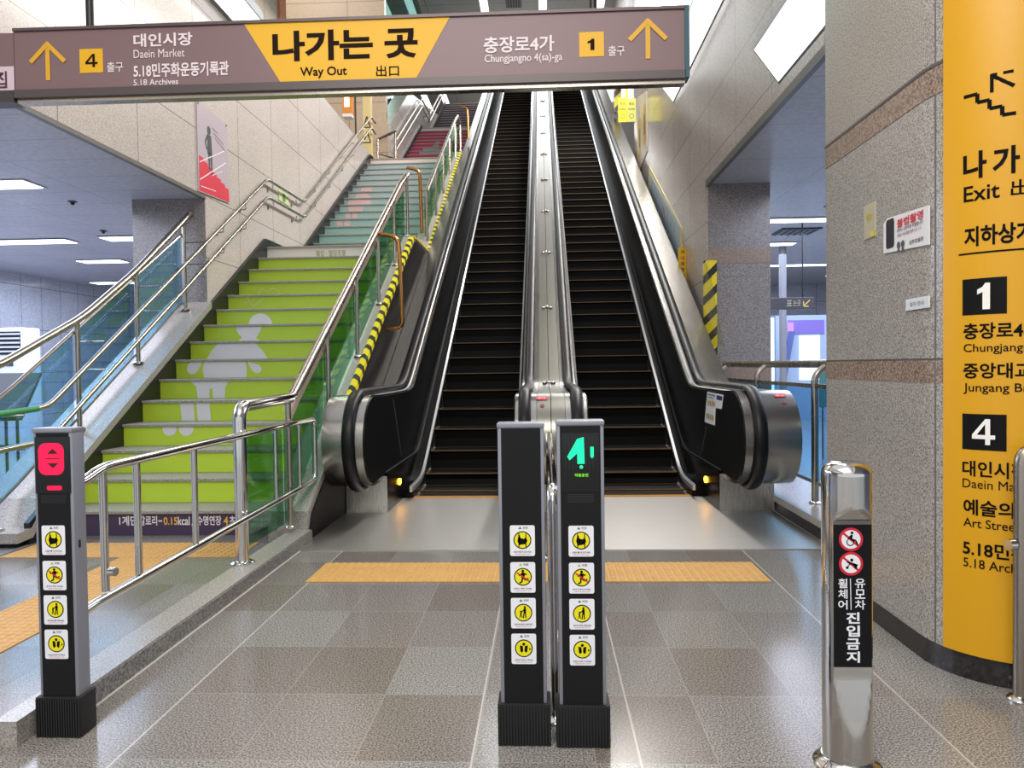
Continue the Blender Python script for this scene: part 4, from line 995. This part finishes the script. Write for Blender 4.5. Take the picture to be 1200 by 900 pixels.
def vent(x0, x1, y0, y1, z, label):
    t = thing('ceiling_vent', label, 'vent', ((x0+x1)/2, (y0+y1)/2, z))
    m = MB(); m.box(x0, x1, y0, y1, z-0.02, z-0.001); m.build('backing', plain('#26272b', 0.5), t, smooth=0)
    for i in range(6):
        xx = x0+(x1-x0)*(i+0.5)/6; m = MB(); m.box(xx-0.012, xx+0.012, y0, y1, z-0.035, z-0.0205); m.build('slat', plain('#6a6c72', 0.4), t, smooth=0)
vent(4.1, 4.78, 12.95, 13.55, 3.6, 'dark louvred vent in the right hall ceiling')
vent(-1.3, -0.7, 28.5, 29.3, 15.3, 'small dark vent on the high ceiling above the sign')

# ------------------------------------------------------------------ things on the walls
def left_poster():
    X = -3.95
    t = thing('poster_board', 'acrylic poster with a red staircase on the left wall', 'poster', (X, 8.83, 3.38))
    m = MB(); m.prism([(8.41, 3.36), (9.24, 3.40), (9.21, 4.375), (8.41, 4.40)], X+0.001, X+0.016, 'x'); m.build('board', plain('#bfb3ba', 0.18), t, smooth=0)
    f = lambda d: (lambda u, v: (X+0.017+d, u, v))
    st = [(8.42, 3.37), (9.235, 3.41), (9.23, 3.57)]
    n = 7
    for k in range(n):
        u0 = 9.23-(0.8*(k+1))/n; u1 = 9.23-0.8*k/n; v = 3.57+0.24*k/n
        st += [(u1, v), (u0, v)]
    flat([st], f(0), 'stair_print', plain('#d63a4c', 0.4), t)
    flat([disc((8.70, 4.14), 0.05, 14), [(8.66, 4.09), (8.76, 4.09), (8.78, 3.86), (8.65, 3.86)], [(8.67, 3.87), (8.715, 3.87), (8.71, 3.68), (8.68, 3.68)], [(8.725, 3.87), (8.775, 3.87), (8.775, 3.62), (8.74, 3.62)], bar((8.66, 4.07), (8.60, 3.98), 0.035), bar((8.60, 3.98), (8.64, 3.9), 0.03)], f(0.001), 'figure_print', plain('#3c3c42', 0.5), t)
    w = plain('#e6d9dc', 0.5)
    flat([bar((8.44, 3.50), (9.15, 3.88), 0.014), bar((8.44, 3.70), (9.12, 4.02), 0.012), bar((8.75, 3.62), (9.05, 3.75), 0.008), bar((8.46, 3.43), (8.85, 3.46), 0.01)], f(0.002), 'rail_print', w, t)
    flat([bar((8.79, 4.2), (8.95, 4.18), 0.01), bar((8.82, 4.15), (9.1, 4.09), 0.01), bar((8.85, 4.1), (9.13, 4.03), 0.01)], f(0.002), 'caption_print', plain('#75696f', 0.5), t)
    for y, z in ((8.43, 4.37), (9.18, 4.35)):
        m = MB(); m.tube([(X+0.012, y, z), (X+0.024, y, z)], 0.012, 10); m.build('standoff', M['chrome'], t)
left_poster()
def wall_plate():
    X = -3.95
    t = thing('guide_plate', 'small pale green emergency guide plate between the left wall handrails', 'plate', (X, 11.25, 3.87))
    m = MB(); m.box(X+0.001, X+0.012, 11.03, 11.46, 3.84, 4.0); m.build('plate', plain('#cdd79f', 0.4), t, smooth=0)
    flat([[(11.18, 3.86), (11.30, 3.86), (11.30, 3.98), (11.18, 3.98)]], lambda u, v: (X+0.014, u, v), 'symbol_print', plain('#5e8a55', 0.5), t)
wall_plate()
def right_wall_things():
    X = 2.1
    f = lambda d: (lambda u, v: (X-0.016-d, u, v))
    t = thing('notice_board', 'white notice with two yellow tags on the right wall', 'poster', (X, 15.9, 5.0))
    m = MB(); m.prism([(14.9, 5.52), (14.9, 6.70), (16.4, 7.10), (16.4, 5.42)], X-0.015, X-0.001, 'x'); m.build('board', plain('#c9bfb2', 0.4), t, smooth=0)
    flat([rrect(15.02, 15.42, 5.75, 6.55, 0.15), rrect(15.75, 16.2, 5.7, 6.5, 0.15)], f(0), 'tag_print', plain('#d0a83c', 0.5), t)
    flat([bar((15.22, 5.95), (15.22, 6.35), 0.14), bar((15.97, 5.9), (15.97, 6.3), 0.12)], f(0.002), 'figure_print', plain('#5c4a2c', 0.5), t)
    t = thing('map_board', 'pale blue board in a yellow frame sloping up the right wall', 'poster', (X, 13, 3.0))
    P = [(14.65, 5.16), (11.30, 3.34), (11.30, 2.92), (12.05, 2.88), (14.95, 4.48)]
    m = MB(); m.prism(P, X-0.012, X-0.001, 'x'); m.build('frame', plain('#cfc68c', 0.4), t, smooth=0)
    c = (sum(p[0] for p in P)/5, sum(p[1] for p in P)/5); Q = [(c[0]+(p[0]-c[0])*0.9, c[1]+(p[1]-c[1])*0.86) for p in P]
    m = MB(); m.prism(Q, X-0.016, X-0.0125, 'x'); m.build('board', plain('#a9b9c2', 0.3), t, smooth=0)
    ln = []; random.seed(3)
    for i in range(9):
        u = 11.8+i*0.3; v = 3.28+(u-11.8)*0.49; ln += [bar((u, v-0.12), (u+0.16, v+0.16), 0.025), bar((u+0.16, v+0.12), (u+0.06, v+0.26), 0.02)]
    flat(ln, f(0.001), 'line_print', plain('#6f7f8c', 0.5), t)
    flat([bar((12.7, 3.6), (12.95, 4.0), 0.03), bar((12.95, 4.0), (13.1, 3.85), 0.03)], f(0.002), 'line_print', plain('#a06a7a', 0.5), t)
    t = thing('warning_label', 'narrow yellow vertical label low on the right wall', 'sign', (X, 11.1, 2.4))
    m = MB(); m.box(1.985, 2.098, 11.0, 11.03, 2.42, 3.0); m.build('board', M['yellow'], t, smooth=0)
    for i, ch in enumerate('기대지마시오'): text(ch, (2.015, 2.905-0.085*i, 0.055, 0.055), front(10.998), M['ink'] if i != 1 else M['red'], t, 0.03)
    hz = stripes('hazard_stripes', '#e8cf10', '#191816', 2, 0.265, -1.0, 0, 0.42)
    t = thing('hazard_board', 'yellow and black hazard board on the corner of the right pier', 'sign', (2.12, 9.6, 1.37))
    m = MB(); m.box(2.045, 2.205, 9.56, 9.635, 1.37, 2.61); m.build('board', hz, t, smooth=0, bevel=0.004)
    hz2 = stripes('hazard_stripes_far', '#d8c41c', '#191816', 2, 0.42, -1.0, 0, 0.4)
    t = thing('hazard_board', 'yellow and black hazard strip high beside the escalator top', 'sign', (1.98, 19.5, 7.5))
    m = MB(); m.box(1.90, 2.08, 19.5, 19.6, 7.84, 9.6); m.build('board', hz2, t, smooth=0)
    m = MB(); m.box(2.01, 2.07, 19.605, 19.66, 4.0, 9.6); m.build('pole', M['rail'], t, smooth=0)
    t = thing('hanging_tag', 'bright lemon yellow placard with a paler board at its right, hanging beside the right escalator', 'sign', (1.83, 16, 6.45))
    m = MB(); m.box(1.64, 1.825, 16, 16.02, 6.46, 6.97); m.build('placard', M['lemon'], t, smooth=0)
    m = MB(); m.box(1.83, 2.015, 16, 16.02, 6.46, 6.95); m.build('placard', plain('#cfd060', 0.4), t, smooth=0)  # second board, in a paler yellow
    m = MB(); m.box(1.80, 1.85, 16.005, 16.015, 6.95, 8.6); m.build('strap', M['lemon'], t, smooth=0)
    k = plain('#6d6a10', 0.5)
    for u in (1.675, 1.865):
        text('주의', (u, 6.80, 0.11, 0.07), front(15.998), k, t, 0.02); text('머리조심', (u-0.01, 6.70, 0.13, 0.05), front(15.998), k, t, 0.02)
        flat([ring((u+0.055, 6.58), 0.04, 0.05, 14)[i] for i in range(14)], front(15.998), 'symbol_print', k, t)
right_wall_things()
def wedge_guard():
    t = thing('wedge_guard', 'clear acrylic wedge guard between the right handrail and the pier', 'guard', (1.9, 9.3, 1.3))
    m = MB(); m.prism([(8.5, 1.5), (9.5, 1.5), (9.5, 2.6), (9.3, 2.6)], 2.03, 2.036, 'x'); m.build('panel', glass('yellowed_acrylic', '#fbfaee', 0.02), t, smooth=0)
wedge_guard()

# ------------------------------------------------------------------ upper landings
def upper_things():
    X = -3.87
    for dz, lb in ((0.93, 'upper handrail on the wall beside the crimson and purple flights'), (0.68, 'lower handrail on the wall beside the crimson and purple flights')):
        t = thing('wall_handrail', lb, 'handrail', (X, 20, 7))
        pts = [(X, 19.7, stair_line(19.7)+dz)]
        for i in (2, 3):
            y0, z0 = FL[i]; yt = y0+14*RUN
            if i == 3: pts.append((X, y0-0.1, z0+dz+0.06))
            pts.append((X, yt, z0+15*RISE+dz))
        m = MB(); m.tube(fillet(pts, 0.1, 4), 0.024, 10); m.build('rail', M['rail'], t)
        for y in (20.6, 22, 23.4, 25, 27, 28.6, 30):
            z = stair_line(y)+dz; m = MB(); m.tube([(-3.95, y, z-0.09), (X, y, z-0.02)], 0.01, 6); m.build('bracket', M['rail'], t)
    t = thing('landing_railing', 'short stainless railing by the beige pier on the second landing', 'railing', (-3.95, 18.9, 6.08))
    a, b = Vector((-4.1, 18.6, 6.08)), Vector((-3.75, 19.1, 6.08))
    for p, h in ((a, 0.95), (b, 1.3)):
        m = MB(); m.tube([p, p+Vector((0, 0, h))], 0.03, 10); m.build('post', M['rail'], t)
    m = MB(); m.tube([a+Vector((0, 0, 0.95)), b+Vector((0, 0, 1.3))], 0.032, 10); m.build('top_rail', M['rail'], t)
    m = MB(); m.tube([a+Vector((0, 0, 0.6)), b+Vector((0, 0, 0.6))], 0.02, 10); m.build('lower_rail', M['rail'], t)
    t = thing('arrow_post', 'pale post with two upward triangles above the second landing', 'sign', (-4.03, 17.3, 6.26))
    m = MB(); m.box(-4.14, -3.952, 17.25, 17.4, 6.252, 8.6); m.build('post', plain('#d8c48a', 0.4), t, smooth=0)
    tri = []
    for z in (6.55, 6.9): tri += [bar((-4.13, z), (-3.965, z), 0.03), bar((-4.13, z), (-4.047, z+0.25), 0.03), bar((-3.965, z), (-4.047, z+0.25), 0.03)]
    flat(tri, front(17.247), 'triangle_print', plain('#5e4a30', 0.5), t)
    t = thing('advert_panel', 'orange advertising wall panel on the upper level at the left', 'sign', (-9, 29, 11.5))
    m = MB(); m.box(-8.999, -8.93, 25.5, 36, 10.8, 15.2); m.build('board', plain('#dd8b62', 0.5), t, smooth=0)
    m = MB(); m.box(-8.929, -8.92, 25.7, 30, 11.0, 12.2); m.build('caption_strip', plain('#e8dcd2', 0.5), t, smooth=0)
    t = thing('hanging_lantern', 'small orange and white lit sign box hanging over the second landing', 'sign', (-4.6, 17.0, 7.0))
    m = MB(); m.box(-4.55, -4.34, 17.0, 17.25, 7.15, 8.2); m.build('box', plain('#d88a3a', 0.4), t, smooth=0)
    m = MB(); m.box(-4.5, -4.39, 16.985, 16.999, 7.3, 8.1); m.build('face', emit('lantern_face', '#fff0dc', 1.1), t, smooth=0)
    m = MB(); m.box(-4.55, -4.34, 17.0, 17.25, 7.08, 7.149); m.build('rim', plain('#e9e2da', 0.4), t, smooth=0)
    m = MB(); m.tube([(-4.3, 17.2, 6.25), (-4.3, 17.2, 8.25), (-4.42, 17.2, 8.25), (-4.42, 17.2, 8.2)], 0.02, 8); m.build('pole', M['black'], t)
    t = thing('glass_balustrade', 'teal glass balustrade above the crimson flight', 'railing', (-4.15, 25, 10))
    m = MB(); m.prism([(20.5, 8.3), (24.3, 10.4), (26, 10.4), (31, 13.3), (31, 15.2), (20.5, 15.2)], -4.62, -4.60, 'x'); m.build('glass_panel', glass('teal_glass', '#b5d2ce', 0.04), t, smooth=0)
upper_things()

# ------------------------------------------------------------------ things in the side halls
def left_hall():
    t = thing('air_conditioner', 'white floor-standing air conditioner behind the left railing', 'air conditioner', (-9.4, 12.5, 0))
    m = MB(); m.box(-9.85, -9.02, 12.5, 12.95, 0.05, 2.09); m.build('cabinet', plain('#d5d9e2', 0.35), t, bevel=0.02)
    m = MB(); m.box(-9.83, -9.06, 12.485, 12.499, 1.62, 2.02); g = m.build('grille', plain('#16171a', 0.5), t, smooth=0)
    for i in range(5):
        m = MB(); m.box(-9.83, -9.06, 12.465, 12.484, 1.66+i*0.075, 1.69+i*0.075); m.build('louvre', plain('#c6cad4', 0.4), g, smooth=0)
    m = MB(); m.box(-9.7, -9.2, 12.49, 12.499, 1.42, 1.55); m.build('control_panel', plain('#3a3d44', 0.3), t, smooth=0)
    m = MB(); m.box(-9.83, -9.05, 12.5, 12.93, 0, 0.05); m.build('plinth', plain('#55585f', 0.5), t, smooth=0)
    t = thing('lectern_stand', 'black slanted reading stand on two thin legs behind the left railing', 'stand', (-5.95, 8.0, 0))
    m = MB(); m.prism([(7.85, 0.80), (8.2, 1.30), (8.23, 1.28), (7.88, 0.78)], -6.25, -5.72, 'x'); m.build('panel', plain('#2a2d33', 0.4), t, smooth=0)
    for x in (-6.03, -5.9):
        m = MB(); m.tube([(x, 8.05, 0.02), (x, 8.05, 1.02)], 0.016, 8); m.build('leg', M['black'], t)
    m = MB(); m.box(-6.2, -5.75, 7.85, 8.25, 0, 0.02); m.build('base', M['black'], t, smooth=0)
    m = MB(); m.box(-6.2, -5.78, 7.82, 7.86, 0.78, 0.83); m.build('ledge', M['black'], t, smooth=0)
    t = thing('framed_notice', 'framed notice on the far wall of the left hall', 'poster', (-7.6, 20.98, 0.9))
    m = MB(); m.box(-8.35, -7.75, 20.96, 20.99, 0.75, 1.5); m.build('frame', plain('#5f7488', 0.4), t, smooth=0)
    m = MB(); m.box(-8.3, -7.8, 20.95, 20.959, 0.8, 1.45); m.build('sheet', plain('#9db4c8', 0.5), t, smooth=0)
left_hall()
def right_hall():
    t = thing('direction_sign', 'dark hanging direction sign with a yellow arrow in the right hall', 'sign', (3.9, 12.5, 2.18))
    m = MB(); m.box(3.2, 4.48, 12.5, 12.6, 2.18, 2.375); m.build('sign_box', plain('#3f3d45', 0.4), t, smooth=0, bevel=0.01)
    for x in (3.4, 4.3):
        m = MB(); m.tube([(x, 12.55, 2.37), (x, 12.55, 3.6)], 0.012, 8); m.build('hanger_rod', M['black'], t)
    y_ = plain('#cdb65a', 0.5)
    flat([bar((4.30, 2.23), (4.40, 2.33), 0.018), bar((4.30, 2.225), (4.38, 2.225), 0.018), bar((4.297, 2.23), (4.297, 2.31), 0.018)], front(12.497), 'arrow', y_, t)
    text('표', (4.02, 2.23, 0.09, 0.1), front(12.497), plain('#a9a48a', 0.5), t, 0.01); text('는곳', (4.13, 2.23, 0.12, 0.1), front(12.497), plain('#a9a48a', 0.5), t, 0.01)
    m = MB(); m.tube([(4.75, 15, 0), (4.75, 15, 3.6)], 0.07, 16); struct(m.build('wall_hall_column', plain('#8a8d96', 0.4), smooth=40))
    t = thing('kiosk', 'lit kiosk with a purple header in the right hall', 'kiosk', (6.0, 17, 0))
    m = MB(); m.box(5.0, 7.1, 17.02, 17.5, 0, 2.36); m.build('cabinet', plain('#a9bdd8', 0.4), t, smooth=0)
    m = MB(); m.box(5.5, 6.3, 17.0, 17.019, 1.94, 2.25); m.build('header', plain('#8272c4', 0.4), t, smooth=0)
    m = MB(); m.box(5.48, 5.62, 16.99, 16.999, 1.90, 2.2); m.build('header_end', plain('#d59adf', 0.4), t, smooth=0)
    m = MB(); m.box(5.75, 6.2, 17.005, 17.019, 0.9, 1.9); m.build('lit_screen', emit('screen_blue', '#b8e2ff', 1.2), t, smooth=0)
    m = MB(); m.box(6.5, 6.85, 17.005, 17.019, 1.2, 2.05); m.build('side_poster', plain('#c6d6ea', 0.4), t, smooth=0)
    m = MB(); m.prism([(5.32, 0.9), (5.42, 0.9), (5.62, 2.0), (5.5, 2.0)], 16.9, 16.98, 'y'); m.build('strut', plain('#5d6aa8', 0.4), t, smooth=0)
    t = thing('light_panel', 'glowing blue white panel beside the pier in the right hall', 'light panel', (4.5, 16, 0))
    m = MB(); m.box(4.3, 4.92, 16.01, 16.1, 0, 2.3); m.build('frame', plain('#7d8aa0', 0.4), t, smooth=0)
    m = MB(); m.box(4.34, 4.88, 15.995, 16.009, 0.25, 2.25); m.build('lit_face', emit('panel_blue', '#bfe4ff', 1.3), t, smooth=0)
    t = thing('notice_stand', 'small white notice on a stand behind the glass railing', 'sign', (3.93, 10, 0))
    m = MB(); m.box(3.76, 4.08, 10, 10.02, 1.03, 1.22); m.build('sheet', plain('#dfe2f2', 0.5), t, smooth=0)
    m = MB(); m.box(3.66, 4.18, 10.021, 10.06, 0.7, 1.3); m.build('board', plain('#4f8a88', 0.5), t, smooth=0)
    for x in (3.7, 4.14):
        m = MB(); m.tube([(x, 10.05, 0), (x, 10.05, 0.72)], 0.014, 8); m.build('leg', M['rail'], t)
    text('안내문', (3.85, 1.15, 0.13, 0.035), front(9.998), plain('#8890b0', 0.5), t)
right_hall()
for x, y, z, lb in ((-5.55, 8.6, 3.322, 'tiny black sensor on the left hall ceiling behind the nearest strip light'), (-6.3, 10.45, 3.33, 'tiny black sensor on the left hall ceiling beside the pier'), (4.2, 11.2, 3.6, 'tiny black sensor on the right hall ceiling')):
    t = thing('ceiling_sensor', lb, 'sensor', (x, y, z))
    m = MB(); m.lathe([(0.05, -0.012), (0.05, -0.001)], (x, y, z), 14); m.build('rose', plain('#55575e', 0.4), t)
    m = MB(); m.lathe([(0.012, -0.045), (0.024, -0.03), (0.026, -0.0125)], (x, y, z), 12); m.build('head', M['black'], t)
for o in S.objects:
    if o.parent and o.type == 'MESH' and 'kind' in o: del o['kind']
